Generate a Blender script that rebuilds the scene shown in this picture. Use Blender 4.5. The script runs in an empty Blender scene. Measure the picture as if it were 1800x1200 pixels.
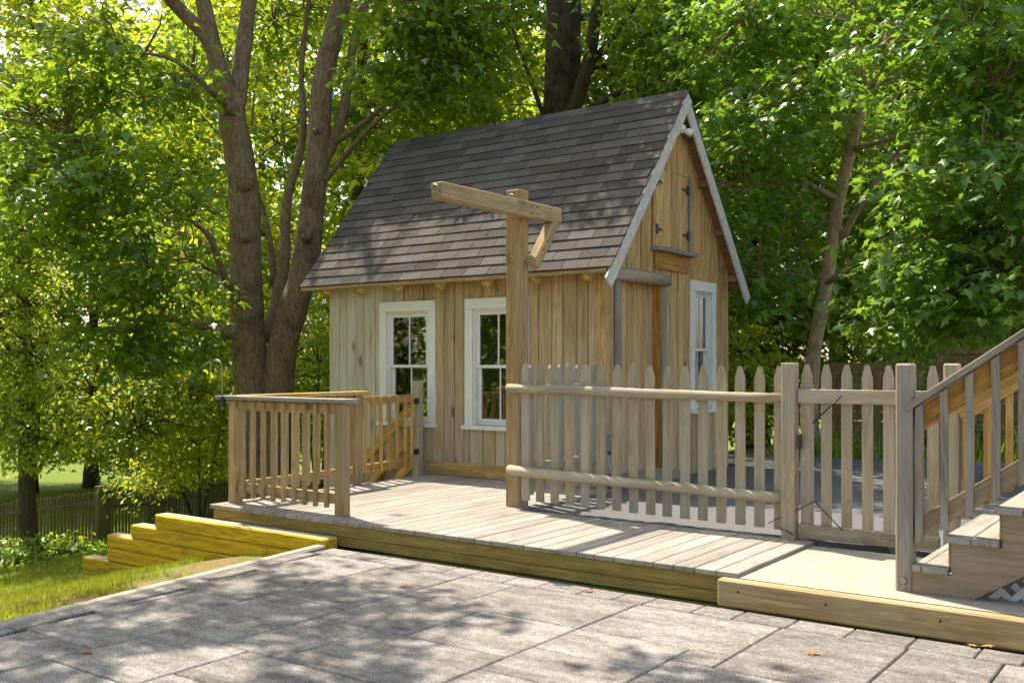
import bpy, math, random
import numpy as np
from mathutils import Matrix, Vector, Quaternion
random.seed(7); rng = np.random.default_rng(7)
sc = bpy.context.scene
COL = sc.collection
R = math.radians
# ------------------------------------------------------------------ camera, sky, sun, exposure
CAMZ = 1.2                                   # camera height above the deck boards (deck = z 0)
cam_d = bpy.data.cameras.new('camera'); cam = bpy.data.objects.new('camera', cam_d); COL.objects.link(cam)
cam.location = (0, 0, CAMZ); cam.rotation_euler = (R(90), 0, R(36))
cam_d.sensor_width = 36; cam_d.lens = 35.0; cam_d.shift_y = 40 / 1800
cam_d.clip_start = 0.05; cam_d.clip_end = 2000
sc.camera = cam
SUNV = Vector((-1.43, 0.52, 2.66)).normalized()      # towards the sun
wd = bpy.data.worlds.new('World'); sc.world = wd; wd.use_nodes = True
wn = wd.node_tree.nodes; bg = wn['Background']
sky = wn.new('ShaderNodeTexSky'); sky.sky_type = 'NISHITA'; sky.sun_disc = False
sky.dust_density = 2.0; sky.ozone_density = .6; sky.sun_elevation = math.asin(SUNV.z); sky.sun_rotation = math.atan2(SUNV.x, SUNV.y)
wd.node_tree.links.new(sky.outputs[0], bg.inputs[0]); bg.inputs[1].default_value = 0.15
sd = bpy.data.lights.new('sun', 'SUN'); sd.energy = 3.6; sd.angle = R(0.55); sd.color = (1, .965, .91)
so = bpy.data.objects.new('sun', sd); COL.objects.link(so); so.location = (-20, 8, 40)
so.rotation_euler = (-SUNV).to_track_quat('-Z', 'Y').to_euler()
sc.view_settings.view_transform = 'Standard'; sc.view_settings.look = 'None'
sc.view_settings.gamma = 1; sc.view_settings.use_curve_mapping = False
sc.view_settings.exposure = 1.3
sc.view_settings.use_white_balance = True; sc.view_settings.white_balance_temperature = 7500; sc.view_settings.white_balance_tint = 10
cy = sc.cycles; cy.max_bounces = 5; cy.diffuse_bounces = 3; cy.glossy_bounces = 3; cy.transmission_bounces = 3; cy.transparent_max_bounces = 6
cy.caustics_reflective = False; cy.caustics_refractive = False; cy.use_adaptive_sampling = True; cy.adaptive_threshold = .04
# ------------------------------------------------------------------ helpers
CA, SA = math.cos(R(36)), math.sin(R(36))
def at(px, py, d):                            # survey helper: point seen at photo pixel, d metres deep
    X = (px - 900) / 1750 * d
    return Vector((CA * X - SA * d, SA * X + CA * d, CAMZ - (py - 640) / 1750 * d))
W = {}
def link(o, M, parent=None):
    COL.objects.link(o); W[o.name] = M.copy(); o.matrix_basis = M
    if parent is not None:
        o.parent = parent; o.matrix_parent_inverse = W[parent.name].inverted()
    return o
def thing(name, loc, label, cat, group=None, rz=0):
    o = bpy.data.objects.new(name, None); o.empty_display_size = .2
    link(o, Matrix.Translation(loc) @ Matrix.Rotation(rz, 4, 'Z'))
    return tag(o, label, cat, group)
def tag(o, label=None, cat=None, group=None, kind=None):
    if label: o['label'] = label
    if cat: o['category'] = cat
    if group: o['group'] = group
    if kind: o['kind'] = kind
    return o
def new_mesh(name, v, f, mat=None, smooth=False):
    m = bpy.data.meshes.new(name); m.from_pydata([tuple(p) for p in v], [], f); m.update()
    if mat: m.materials.append(mat)
    if smooth: m.polygons.foreach_set('use_smooth', [True] * len(m.polygons))
    return m
def mobj(name, v, f, mat, parent=None, M=Matrix(), smooth=False):
    return link(bpy.data.objects.new(name, new_mesh(name, v, f, mat, smooth)), M, parent)
_bc = {}
def boxmesh(sx, sy, sz, b, mat):
    key = (round(sx, 3), round(sy, 3), round(sz, 3), b, mat.name)
    if key in _bc: return _bc[key]
    hx, hy, hz = sx / 2, sy / 2, sz / 2
    v, idx = [], {}
    for i in (-1, 1):
        for j in (-1, 1):
            for k in (-1, 1):
                for a in range(3):
                    p = [i * (hx - b), j * (hy - b), k * (hz - b)]
                    p[a] = (i, j, k)[a] * (hx, hy, hz)[a]
                    idx[(i, j, k, a)] = len(v); v.append(p)
    f = []
    def q(l): f.append(l)
    for a in range(3):
        o1, o2 = [(1, 2), (2, 0), (0, 1)][a]
        for s in (-1, 1):
            loop = []
            for (p, r) in ((-1, -1), (1, -1), (1, 1), (-1, 1)):
                t = [0, 0, 0]; t[a] = s; t[o1] = p; t[o2] = r
                loop.append(idx[(*t, a)])
            q(loop if s > 0 else loop[::-1])
    for a in range(3):                         # edge chamfers (edge runs along axis a)
        o1, o2 = [(1, 2), (2, 0), (0, 1)][a]
        for p in (-1, 1):
            for r in (-1, 1):
                def g(e, face):
                    t = [0, 0, 0]; t[a] = e; t[o1] = p; t[o2] = r
                    return idx[(*t, face)]
                l = [g(-1, o1), g(1, o1), g(1, o2), g(-1, o2)]
                q(l if p * r < 0 else l[::-1])
    for i in (-1, 1):
        for j in (-1, 1):
            for k in (-1, 1):
                l = [idx[(i, j, k, a)] for a in range(3)]
                q(l if i * j * k > 0 else l[::-1])
    m = new_mesh('box', v, f, mat); _bc[key] = m
    return m
def wood_for(mat, s):
    if isinstance(mat, dict):
        return mat[max(range(3), key=lambda i: s[i])]
    return mat
def box(name, lo, hi, mat, parent=None, b=.004, M=None):
    """axis aligned box given by two corners (optionally moved by matrix M)"""
    s = [abs(hi[i] - lo[i]) for i in range(3)]
    c = Vector([(hi[i] + lo[i]) / 2 for i in range(3)])
    mm = boxmesh(*s, min(b, min(s) * .3), wood_for(mat, s))
    T = Matrix.Translation(c)
    return link(bpy.data.objects.new(name, mm), (M @ T) if M else T, parent)
def bar(name, p0, p1, w, h, mat, parent=None, b=.004, up=(0, 0, 1)):
    """bar from p0 to p1; h measured along up, w across"""
    p0, p1 = Vector(p0), Vector(p1); d = p1 - p0; L = d.length
    x = d.normalized(); y = Vector(up).cross(x).normalized(); z = x.cross(y)
    M = Matrix((x, y, z)).transposed().to_4x4(); M.translation = (p0 + p1) / 2
    mm = boxmesh(L, w, h, min(b, w * .3, h * .3), wood_for(mat, (9, 0, 0)))
    return link(bpy.data.objects.new(name, mm), M, parent)
def prism(name, poly, y0, y1, mat, parent=None, axis='y'):
    """polygon in (x,z) [axis y] or (y,z) [axis x] extruded; origin at its centre"""
    n = len(poly); cx = sum(p[0] for p in poly) / n; cz = sum(p[1] for p in poly) / n; cy = (y0 + y1) / 2
    area = sum(poly[i][0] * poly[(i + 1) % n][1] - poly[(i + 1) % n][0] * poly[i][1] for i in range(n))
    if area < 0: poly = poly[::-1]
    v = []
    for yy in (y0 - cy, y1 - cy):
        for (a, c) in poly:
            v.append((a - cx, yy, c - cz) if axis == 'y' else (yy, a - cx, c - cz))
    f = [list(range(n)), list(range(2 * n - 1, n - 1, -1))] + [[(i + 1) % n, i, n + i, n + (i + 1) % n] for i in range(n)]
    if axis == 'x': f = [l[::-1] for l in f]
    loc = (cx, cy, cz) if axis == 'y' else (cy, cx, cz)
    s = (max(p[0] for p in poly) - min(p[0] for p in poly), y1 - y0, max(p[1] for p in poly) - min(p[1] for p in poly))
    if axis == 'x': s = (s[1], s[0], s[2])
    return mobj(name, v, f, wood_for(mat, s), parent, Matrix.Translation(loc))
class MB:
    def __init__(s): s.v = []; s.f = []
    def tube(s, pts, rad, n=8, cap=True, wob=0):
        pts = [Vector(p) for p in pts]; base = len(s.v); ref = None
        for i, p in enumerate(pts):
            t = (pts[min(i + 1, len(pts) - 1)] - pts[max(i - 1, 0)]).normalized()
            if ref is None: ref = t.orthogonal().normalized()
            ref = (ref - t * ref.dot(t)).normalized(); bt = t.cross(ref)
            for k in range(n):
                a = 2 * math.pi * k / n
                r = rad[i] * (1 + (wob * (random.random() - .5) if wob else 0))
                s.v.append(p + (ref * math.cos(a) + bt * math.sin(a)) * r)
        for i in range(len(pts) - 1):
            for k in range(n):
                a, b2 = base + i * n + k, base + i * n + (k + 1) % n
                s.f.append([a, b2, b2 + n, a + n])
        if cap:
            s.f.append([base + k for k in range(n)][::-1]); s.f.append([base + (len(pts) - 1) * n + k for k in range(n)])
    def build(s, name, mat, parent=None, smooth=True, origin=(0, 0, 0)):
        o = Vector(origin)
        return mobj(name, [p - o for p in s.v], s.f, mat, parent, Matrix.Translation(o), smooth)
def spline(pts, n=6):
    pts = [Vector(p) for p in pts]; out = []
    P = [pts[0] * 2 - pts[1]] + pts + [pts[-1] * 2 - pts[-2]]
    for i in range(1, len(P) - 2):
        for k in range(n):
            t = k / n; a, b, c, d = P[i - 1], P[i], P[i + 1], P[i + 2]
            out.append(.5 * ((2 * b) + (c - a) * t + (2 * a - 5 * b + 4 * c - d) * t * t + (3 * b - a - 3 * c + d) * t ** 3))
    return out + [pts[-1]]
# ------------------------------------------------------------------ materials
class NT:
    def __init__(s, name, rough=.8, spec=.3):
        s.m = bpy.data.materials.new(name); s.m.use_nodes = True; s.t = s.m.node_tree
        s.p = s.t.nodes['Principled BSDF']; s.p.inputs['Roughness'].default_value = rough
        s.p.inputs['Specular IOR Level'].default_value = spec
    def n(s, typ, **kw):
        nd = s.t.nodes.new('ShaderNode' + typ)
        for k, v in kw.items():
            if k.startswith('i_'):
                key = k[2:]; key = int(key) if key.isdigit() else key
                if hasattr(v, 'is_output'): s.t.links.new(v, nd.inputs[key])
                else: nd.inputs[key].default_value = v
            else: setattr(nd, k, v)
        return nd
    def l(s, a, b): s.t.links.new(a, b)
    def ramp(s, fac, stops):
        r = s.t.nodes.new('ShaderNodeValToRGB'); s.l(fac, r.inputs[0])
        e = r.color_ramp.elements
        while len(e) < len(stops): e.new(.5)
        for k, (p, c) in enumerate(stops): e[k].position = p; e[k].color = (*c, 1) if len(c) == 3 else c
        return r.outputs[0]
    def mix(s, fac, a, b, mode='MIX'):
        m = s.t.nodes.new('ShaderNodeMix'); m.data_type = 'RGBA'; m.blend_type = mode
        for v, k in ((fac, 0), (a, 6), (b, 7)):
            if hasattr(v, 'is_output'): s.l(v, m.inputs[k])
            else: m.inputs[k].default_value = (*v, 1) if isinstance(v, tuple) and len(v) == 3 else v
        return m.outputs[2]
    def math(s, op, a, b=0., clamp=False):
        m = s.t.nodes.new('ShaderNodeMath'); m.operation = op; m.use_clamp = clamp
        for v, k in ((a, 0), (b, 1)):
            if hasattr(v, 'is_output'): s.l(v, m.inputs[k])
            else: m.inputs[k].default_value = v
        return m.outputs[0]
    def coords(s, scale=(1, 1, 1), obj=True):
        oi = s.n('ObjectInfo'); tc = s.n('TexCoord')
        sc_ = s.n('VectorMath', operation='SCALE', i_0=(37., 19., 53.)); s.l(oi.outputs['Random'], sc_.inputs['Scale'])
        ad = s.n('VectorMath', operation='ADD', i_0=tc.outputs['Object'], i_1=sc_.outputs[0])
        mp = s.n('Mapping', i_Vector=ad.outputs[0], i_Scale=scale)
        return mp.outputs[0], oi.outputs['Random']
    def noise(s, vec, scale, detail=4, rough=.55, out=0):
        return s.n('TexNoise', i_Vector=vec, i_Scale=scale, i_Detail=detail, i_Roughness=rough).outputs[out]
    def bump(s, h, strength=.4, dist=.01):
        b = s.n('Bump', i_Height=h, i_Strength=strength, i_Distance=dist); s.l(b.outputs[0], s.p.inputs['Normal'])
    def col(s, c): s.l(c, s.p.inputs['Base Color'])
def wood(name, light, dark, grey=None, greyamt=.5, knots=.5, var=.25, stain=None, rough=.8, zwear=None, tops=None):
    """three grain directions of one wood"""
    out = {}
    for ax in range(3):
        T = NT('%s_%s' % (name, 'xyz'[ax]), rough, .25)
        s1 = [9., 9., 9.]; s1[ax] = .7
        s2 = [60., 60., 60.]; s2[ax] = 1.6
        s3 = [5.5, 5.5, 5.5]; s3[ax] = 2.2
        v1, rnd = T.coords(tuple(s1)); v2, _ = T.coords(tuple(s2)); v3, _ = T.coords(tuple(s3)); v0, _ = T.coords()
        ws = T.n('TexNoise', i_Vector=v1, i_Scale=1.3, i_Detail=3., i_Distortion=.8).outputs[0]
        rings = T.math('FRACT', T.math('MULTIPLY', ws, 7.))
        g = T.math('MULTIPLY', T.math('ABSOLUTE', T.math('SUBTRACT', rings, .5)), 2.)
        fine = T.noise(v2, 1., 3)
        streak = T.noise(v1, 2.6, 5, .7)
        gg = T.math('ADD', T.math('ADD', T.math('MULTIPLY', g, .36), T.math('MULTIPLY', fine, .5)), T.math('MULTIPLY', T.math('SUBTRACT', streak, .5), 1.3), True)
        c = T.ramp(gg, [(.12, tuple(q * .72 for q in dark)), (.38, dark), (.72, light), (1., tuple(min(.9, q * 1.12) for q in light))])
        if grey:
            big = T.noise(v3, .6, 4)
            bf = T.ramp(big, [(.3, (0, 0, 0)), (.7, (1, 1, 1))])
            amt = T.math('MULTIPLY', bf, greyamt * 1.5, True)
            if zwear:                           # weather-beaten low down, fresh under the eaves (wear)
                ps = T.n('NewGeometry').outputs['Position']; sp = T.n('SeparateXYZ', i_0=ps)
                zf = T.n('MapRange', i_Value=sp.outputs[2], i_1=zwear[0], i_2=zwear[1], i_3=1., i_4=.12).outputs[0]
                amt = T.math('ADD', T.math('MULTIPLY', amt, zf), T.math('MULTIPLY', zf, .25), True)
            gc = T.mix(fine, tuple(x * .72 for x in grey), tuple(min(1, x * 1.2) for x in grey))
            c = T.mix(amt, c, gc)
        if stain:
            st = T.noise(v0, 2.3, 5, .65)
            sf = T.ramp(st, [(.52, (0, 0, 0)), (.68, (1, 1, 1))])
            c = T.mix(T.math('MULTIPLY', sf, stain[1]), c, stain[0])
        if knots:
            vo = T.n('TexVoronoi', i_Vector=T.n('VectorMath', operation='ADD', i_0=v3, i_1=T.n('VectorMath', operation='SCALE', i_0=T.noise(v0, 30., 2, .5, 1), i_Scale=.06).outputs[0]).outputs[0], i_Scale=.8); vo.inputs['Randomness'].default_value = 1
            kf = T.ramp(vo.outputs['Distance'], [(.0, (1, 1, 1)), (.10, (.75, .75, .75)), (.125, (.25, .25, .25)), (.2, (0, 0, 0))])
            c = T.mix(T.math('MULTIPLY', kf, knots), c, tuple(x * .3 for x in dark))
        if tops:                                # upward faces paler: glare of sunlit tops put into the colour
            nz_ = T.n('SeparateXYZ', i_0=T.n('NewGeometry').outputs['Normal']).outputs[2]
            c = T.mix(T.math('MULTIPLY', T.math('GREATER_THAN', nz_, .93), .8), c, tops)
        br = T.math('ADD', T.math('MULTIPLY', rnd, var * 2), 1 - var)
        hsv = T.n('HueSaturation', i_Color=c, i_Value=br); hsv.inputs['Saturation'].default_value = 1
        T.col(hsv.outputs[0])
        T.bump(T.math('ADD', T.math('MULTIPLY', g, .5), fine), .35, .004)
        out[ax] = T.m
    return out
M_WALL = wood('wall_pine', (.58, .41, .215), (.42, .265, .115), (.50, .435, .325), .6, .95, .12, zwear=(.2, 2.3))
M_GABLE = wood('gable_pine', (.72, .48, .22), (.50, .29, .105), (.48, .40, .30), .45, 1., .16, zwear=(.0, 2.0))
M_FRESH = wood('fresh_lumber', (.62, .42, .17), (.46, .28, .09), None, 0, .4, .12)
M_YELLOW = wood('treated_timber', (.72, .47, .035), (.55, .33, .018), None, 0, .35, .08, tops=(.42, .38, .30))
M_PALE = wood('whitewashed_pine', (.56, .48, .34), (.42, .34, .215), (.54, .51, .43), .9, .8, .08)
M_DECK = wood('deck_grey', (.32, .285, .245), (.225, .195, .165), (.36, .335, .30), .6, .3, .14)
M_FASCIA = wood('fascia_mossy', (.42, .30, .115), (.27, .17, .055), (.31, .25, .07), .5, .3, .1)
M_RAIL = wood('rail_brown', (.52, .36, .17), (.35, .225, .095), (.44, .36, .25), .35, .6, .12)
M_FENCE = wood('fence_weathered', (.46, .37, .25), (.34, .265, .17), (.40, .36, .29), .7, .35, .12, stain=((.30, .27, .12), .35))
M_POST = wood('post_brown', (.45, .30, .12), (.30, .185, .065), (.38, .30, .19), .4, .6, .06)
M_GREY = wood('grey_weathered', (.32, .265, .20), (.20, .16, .115), (.35, .315, .27), .6, .4, .1)
M_STAIR = wood('stair_brown', (.36, .25, .15), (.24, .16, .09), (.33, .28, .22), .5, .3, .08)
M_SLAT = wood('slat_fence', (.34, .20, .085), (.22, .12, .045), (.26, .2, .13), .4, .3, .15)
M_DARKW = wood('dark_fence', (.13, .095, .05), (.08, .055, .03), (.14, .13, .08), .6, .1, .2)
M_ORANGE = wood('orange_board', (.52, .28, .08), (.36, .17, .04), None, 0, .5, .1)
def plain(name, c, rough=.6, metal=0., noise=.0, scale=20., bump=0., spec=.4):
    T = NT(name, rough, spec); T.p.inputs['Metallic'].default_value = metal
    v, rnd = T.coords()
    nz = T.noise(v, scale, 6, .65)
    if noise:
        T.col(T.ramp(nz, [(.3, tuple(x * (1 - noise) for x in c)), (.7, tuple(min(1, x * (1 + noise)) for x in c))]))
    else: T.p.inputs['Base Color'].default_value = (*c, 1)
    if bump: T.bump(nz, bump, .01)
    return T.m
M_WHITE = plain('white_paint', (.74, .73, .69), .5, 0, .06, 9, .05)
M_WGREY = plain('weathered_white_paint', (.56, .54, .51), .7, 0, .22, 14, .2)
M_STEEL = plain('galvanised_steel', (.30, .31, .32), .45, .9, .15, 30)
M_IRON = plain('dark_iron', (.06, .06, .06), .5, .6, .2, 30)
M_DARK = plain('dark_void', (.03, .028, .025), .9)
M_CONC = plain('concrete', (.34, .305, .25), .9, 0, .2, 14, .3)
M_LAMP = plain('white_plastic', (.8, .8, .78), .35)
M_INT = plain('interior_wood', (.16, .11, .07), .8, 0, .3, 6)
def glass():
    T = NT('window_glass'); t = T.t
    tr = T.n('BsdfTransparent'); tr.inputs[0].default_value = (.82, .85, .83, 1)
    gl = T.n('BsdfGlossy'); gl.inputs['Roughness'].default_value = .015; gl.inputs['Color'].default_value = (1, 1, 1, 1)
    fr = T.n('Fresnel'); fr.inputs[0].default_value = 1.5
    fac = T.math('ADD', T.math('MULTIPLY', fr.outputs[0], 1.5), .03, True)
    mx = T.n('MixShader'); T.l(fac, mx.inputs[0]); T.l(tr.outputs[0], mx.inputs[1]); T.l(gl.outputs[0], mx.inputs[2])
    T.l(mx.outputs[0], t.nodes['Material Output'].inputs[0]); return T.m
M_GLASS = glass()
def paver_mat():
    T = NT('paver_stone', .85, .25)
    v, rnd = T.coords(); vs, _ = T.coords((1., 3.2, 1.))
    a = T.noise(vs, 2.6, 8, .72); b = T.noise(v, 24, 6, .75); c3 = T.noise(v, 110, 3, .7)
    aa = T.math('ADD', T.math('MULTIPLY', a, .6), T.math('MULTIPLY', b, .4))
    c = T.ramp(aa, [(.36, (.085, .073, .064)), (.47, (.19, .172, .157)), (.56, (.29, .27, .252)), (.66, (.40, .38, .355))])
    c = T.mix(T.ramp(c3, [(.38, (.75, .75, .75)), (.52, (0, 0, 0))]), c, (.075, .065, .057)); c = T.mix(T.ramp(c3, [(.58, (0, 0, 0)), (.72, (.6, .6, .6))]), c, (.42, .40, .38))
    h = T.n('HueSaturation', i_Color=c, i_Value=T.math('ADD', T.math('MULTIPLY', rnd, .34), .85)); T.col(h.outputs[0])
    T.bump(T.math('ADD', a, T.math('MULTIPLY', b, .6)), .5, .006); return T.m
M_PAVER = paver_mat()
def shingle_mat():
    T = NT('asphalt_shingle', .95, .15)
    v, rnd = T.coords(); g = T.noise(v, 160, 3, .7); ps = T.n('NewGeometry').outputs['Position']
    mo = T.noise(ps, 2.1, 6, .7); c = T.ramp(g, [(.3, (.04, .035, .033)), (.7, (.165, .147, .138))])
    h = T.n('HueSaturation', i_Color=c, i_Value=T.math('ADD', T.math('MULTIPLY', rnd, .6), .7))
    sp = T.noise(ps, 26, 4, .7)
    mf = T.math('MULTIPLY', T.ramp(mo, [(.5, (0, 0, 0)), (.66, (1, 1, 1))]), T.ramp(sp, [(.5, (0, 0, 0)), (.6, (1, 1, 1))]))
    T.col(T.mix(T.math('MULTIPLY', mf, .85), h.outputs[0], (.13, .10, .025))); T.bump(T.math('ADD', g, mf), .6, .004); return T.m
M_SHINGLE = shingle_mat()
def ground_mat():
    T = NT('lawn_soil', .95, .1); ps = T.n('NewGeometry').outputs['Position']
    a = T.noise(ps, 1.1, 6, .7); b = T.noise(ps, 30, 6, .75)
    g = T.ramp(b, [(.3, (.06, .11, .012)), (.7, (.16, .22, .03))])
    d = T.ramp(b, [(.3, (.13, .085, .04)), (.7, (.33, .24, .12))])
    xf = T.n('MapRange', i_Value=T.n('SeparateXYZ', i_0=ps).outputs[0], i_1=-10., i_2=-7., i_3=.12, i_4=1.).outputs[0]
    T.col(T.mix(T.math('MULTIPLY', T.ramp(a, [(.36, (0, 0, 0)), (.52, (1, 1, 1))]), xf), g, d)); T.bump(b, .6, .03); return T.m
M_GROUND = ground_mat()
def asphalt_mat():
    T = NT('asphalt', .9, .25); ps = T.n('NewGeometry').outputs['Position']
    a = T.noise(ps, 90, 3, .7); b = T.noise(ps, 1.3, 4)
    c = T.ramp(a, [(.3, (.06, .06, .066)), (.72, (.19, .185, .185))]); T.col(T.mix(T.math('MULTIPLY', b, .35), c, (.16, .15, .14)))
    T.bump(a, .7, .006); return T.m
M_ASPH = asphalt_mat()
def bark_mat(name, c1, c2, moss=.3):
    T = NT(name, .95, .1); ps = T.n('NewGeometry').outputs['Position']
    mp = T.n('Mapping', i_Vector=ps, i_Scale=(1, 1, .22)).outputs[0]
    a = T.noise(mp, 30, 8, .8); b = T.noise(ps, 2.6, 6, .7); g2 = T.noise(ps, 60, 4, .7)
    h = T.math('ADD', T.math('MULTIPLY', a, .7), T.math('MULTIPLY', g2, .3))
    c = T.ramp(h, [(.38, tuple(x * .6 for x in c1)), (.5, tuple((x + y) / 2 for x, y in zip(c1, c2))), (.62, c2)])
    c = T.mix(T.ramp(b, [(.35, (.6, .6, .6)), (.5, (0, 0, 0))]), c, tuple(x * .55 for x in c1))
    T.col(T.mix(T.math('MULTIPLY', T.ramp(b, [(.5, (0, 0, 0)), (.7, (1, 1, 1))]), moss), c, (.13, .12, .035)))
    T.bump(h, 1., .035); return T.m
M_BARK = bark_mat('bark_maple', (.155, .108, .066), (.42, .315, .20))
M_BARKD = bark_mat('bark_dark', (.05, .038, .026), (.16, .125, .085))
M_BARKL = bark_mat('bark_young', (.32, .23, .135), (.58, .45, .29), .1)
def leaf_mat(name, c1, c2, trans, tw=.5, gloss=.05):
    m = bpy.data.materials.new(name); m.use_nodes = True; t = m.node_tree; t.nodes.clear()
    def N(k): return t.nodes.new('ShaderNode' + k)
    g = N('NewGeometry'); r = N('ValToRGB'); t.links.new(g.outputs['Random Per Island'], r.inputs[0])
    e = r.color_ramp.elements; e[0].color = (*c1, 1); e[1].color = (*c2, 1); e[1].position = .8
    r2 = N('ValToRGB'); t.links.new(g.outputs['Random Per Island'], r2.inputs[0]); e = r2.color_ramp.elements
    e[0].color = (*[x * .6 for x in trans], 1); e[1].color = (*trans, 1)
    d = N('BsdfDiffuse'); tl = N('BsdfTranslucent'); gl = N('BsdfGlossy'); gl.inputs['Roughness'].default_value = .38; gl.inputs['Color'].default_value = (.85, .95, .8, 1)
    t.links.new(r.outputs[0], d.inputs[0]); t.links.new(r2.outputs[0], tl.inputs[0])
    mx = N('MixShader'); mx.inputs[0].default_value = tw; m2 = N('MixShader'); m2.inputs[0].default_value = gloss; o = N('OutputMaterial')
    t.links.new(d.outputs[0], mx.inputs[1]); t.links.new(tl.outputs[0], mx.inputs[2])
    t.links.new(mx.outputs[0], m2.inputs[1]); t.links.new(gl.outputs[0], m2.inputs[2]); t.links.new(m2.outputs[0], o.inputs[0])
    return m
L_MAPLE = leaf_mat('leaf_maple', (.05, .115, .014), (.10, .19, .024), (.42, .60, .04), .55)
L_NEAR = leaf_mat('leaf_young_maple', (.05, .125, .016), (.10, .21, .03), (.34, .58, .05), .5)
L_YEL = leaf_mat('leaf_sunny', (.12, .17, .015), (.20, .26, .03), (.75, .82, .06), .6)
L_FINE = leaf_mat('leaf_fine', (.07, .13, .014), (.14, .20, .025), (.60, .72, .05), .55)
L_SHRUB = leaf_mat('leaf_shrub', (.09, .16, .016), (.16, .25, .028), (.60, .76, .05), .55)
L_GRASS = leaf_mat('grass_blade', (.10, .15, .012), (.20, .24, .03), (.55, .60, .05), .4, .02)
L_DEAD = plain('dry_leaf', (.30, .15, .05), .8, 0, .3, 40)
# ------------------------------------------------------------------ ground
TX = [-200, -60, -30, -18, -15.4, -12, -8.85, -7, -5.6, -5.2, 80]
TZ = [-5, -3.7, -3.2, -2.6, -1.95, -1.35, -.80, -.47, -.235, -.21, -.21]
def terr(x, y):
    z = float(np.interp(x, TX, TZ))
    if y > 8: z = z + min(1, (y - 8) / 4) * .12 * (1 if x > -9 else 0)
    return z
def ground():
    xs = [-400, -200, -120] + list(np.arange(-60, -20, 4)) + list(np.arange(-20, -4, .5)) + [-4, -2, 0, 4, 10, 30, 100, 400]
    ys = [-300, -60, -20, -8] + list(np.arange(-4, 24, 1.)) + [28, 34, 42, 60, 120, 300, 600]
    v = []
    for y in ys:
        for x in xs:
            nz = .05 * math.sin(x * 1.3 + y * .7) * math.sin(y * 1.1 - x * .4) if x < -6 else 0
            v.append((x, y, terr(x, y) + nz))
    n = len(xs); f = [[j * n + i, j * n + i + 1, (j + 1) * n + i + 1, (j + 1) * n + i] for j in range(len(ys) - 1) for i in range(n - 1)]
    tag(mobj('ground', v, f, M_GROUND, smooth=True), kind='structure')
ground()
def sheet(name, poly, z0, z1, mat, kind='structure'):
    n = len(poly); v = [(x, y, z0) for x, y in poly] + [(x, y, z1) for x, y in poly]
    f = [list(range(n, 2 * n))] + [[i, (i + 1) % n, n + (i + 1) % n, n + i] for i in range(n)]
    return tag(mobj(name, v, f, mat), kind=kind)
# driveway behind the fence, slightly irregular front edge
edge = [(x, 6.73 + .025 * math.sin(x * 9) + .02 * math.sin(x * 23)) for x in np.linspace(-4.80, 9, 90)]
sheet('driveway', edge + [(9, 13.4), (1, 14.2), (-2.5, 13.4), (-4, 12.75), (-5.6, 12.4), (-5.6, 11.32), (-4.80, 11.32)], -.3, .0, M_ASPH)
sheet('concrete_pad', [(-2.395, 5.40), (-.2, 5.40), (3, 5.40), (3, 6.66), (-2.395, 6.66)], -.25, -.028, M_CONC)
# patio with individually laid pavers
PZ = -.16
patio = sheet('patio', [(-5.60, 5.19), (-4.55, -3), (4.2, -3), (4.2, 5.19)], -.35, PZ - .022, plain('joint_sand', (.12, .105, .085), .95, 0, .3, 60))
def edge_x(y): return -5.50 + (5.25 - y) * .128
def pavers():
    U = .21; NX, NY = 46, 39; X0, Y0 = -5.47, 4.985
    occ = np.zeros((NX, NY), bool); sizes = [(4, 3), (3, 3), (3, 2), (2, 3), (4, 2), (2, 2), (3, 4)]
    wts = [6, 3, 4, 2, 3, 1, 3]; r = random.Random(3); cnt = 0
    for j in range(NY):
        for i in range(NX):
            if occ[i, j]: continue
            opts = [(s, w) for s, w in zip(sizes, wts) if i + s[0] <= NX and j + s[1] <= NY and not occ[i:i + s[0], j:j + s[1]].any()]
            s = r.choices([o[0] for o in opts], [o[1] for o in opts])[0] if opts else None
            if s is None:
                s = (1, 1)
                while i + s[0] < NX and s[0] < 3 and not occ[i + s[0], j]: s = (s[0] + 1, 1)
            occ[i:i + s[0], j:j + s[1]] = True
            x0, x1 = X0 + i * U, X0 + (i + s[0]) * U; y1, y0 = Y0 - j * U, Y0 - (j + s[1]) * U
            # left edge cut along the border
            ex = edge_x((y0 + y1) / 2) + .13
            if x1 < ex + .06: continue
            x0 = max(x0, ex)
            if y0 < -2.9 or x1 > 4.1: continue
            g = .004; dz = r.uniform(-.0015, .0015)
            box('paver', (x0 + g, y0 + g, PZ - .03), (x1 - g, y1 - g, PZ + dz), M_PAVER, patio, .006); cnt += 1
    x = -5.40
    while x < 4.0:                                # narrow soldier row along the deck
        w = r.choice([.2, .24, .3]); box('border_paver', (x + .003, 4.99, PZ - .03), (x + w - .003, 5.185, PZ + .001), M_PAVER, patio, .006); x += w
    y = 4.97
    while y > -2.8:                               # left border row
        w = r.choice([.3, .36]); a = math.atan(.128); xm = edge_x(y - w / 2)
        Mx = Matrix.Translation((xm + .055, y - w / 2, 0)) @ Matrix.Rotation(a, 4, 'Z')
        box('border_paver', (-.055, -w / 2 + .003, PZ - .03), (.055, w / 2 - .003, PZ), M_PAVER, patio, .006, Mx); y -= w
    return cnt
pavers()
kerb = bar('concrete_edging', (edge_x(5.2) - .05, 5.2, PZ - .07), (edge_x(-2.9) - .05, -2.9, PZ - .07), .09, .16, M_CONC, None, .012)
tag(kerb, 'pale concrete edging strip between the grass and the pavers', 'edging')
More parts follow.
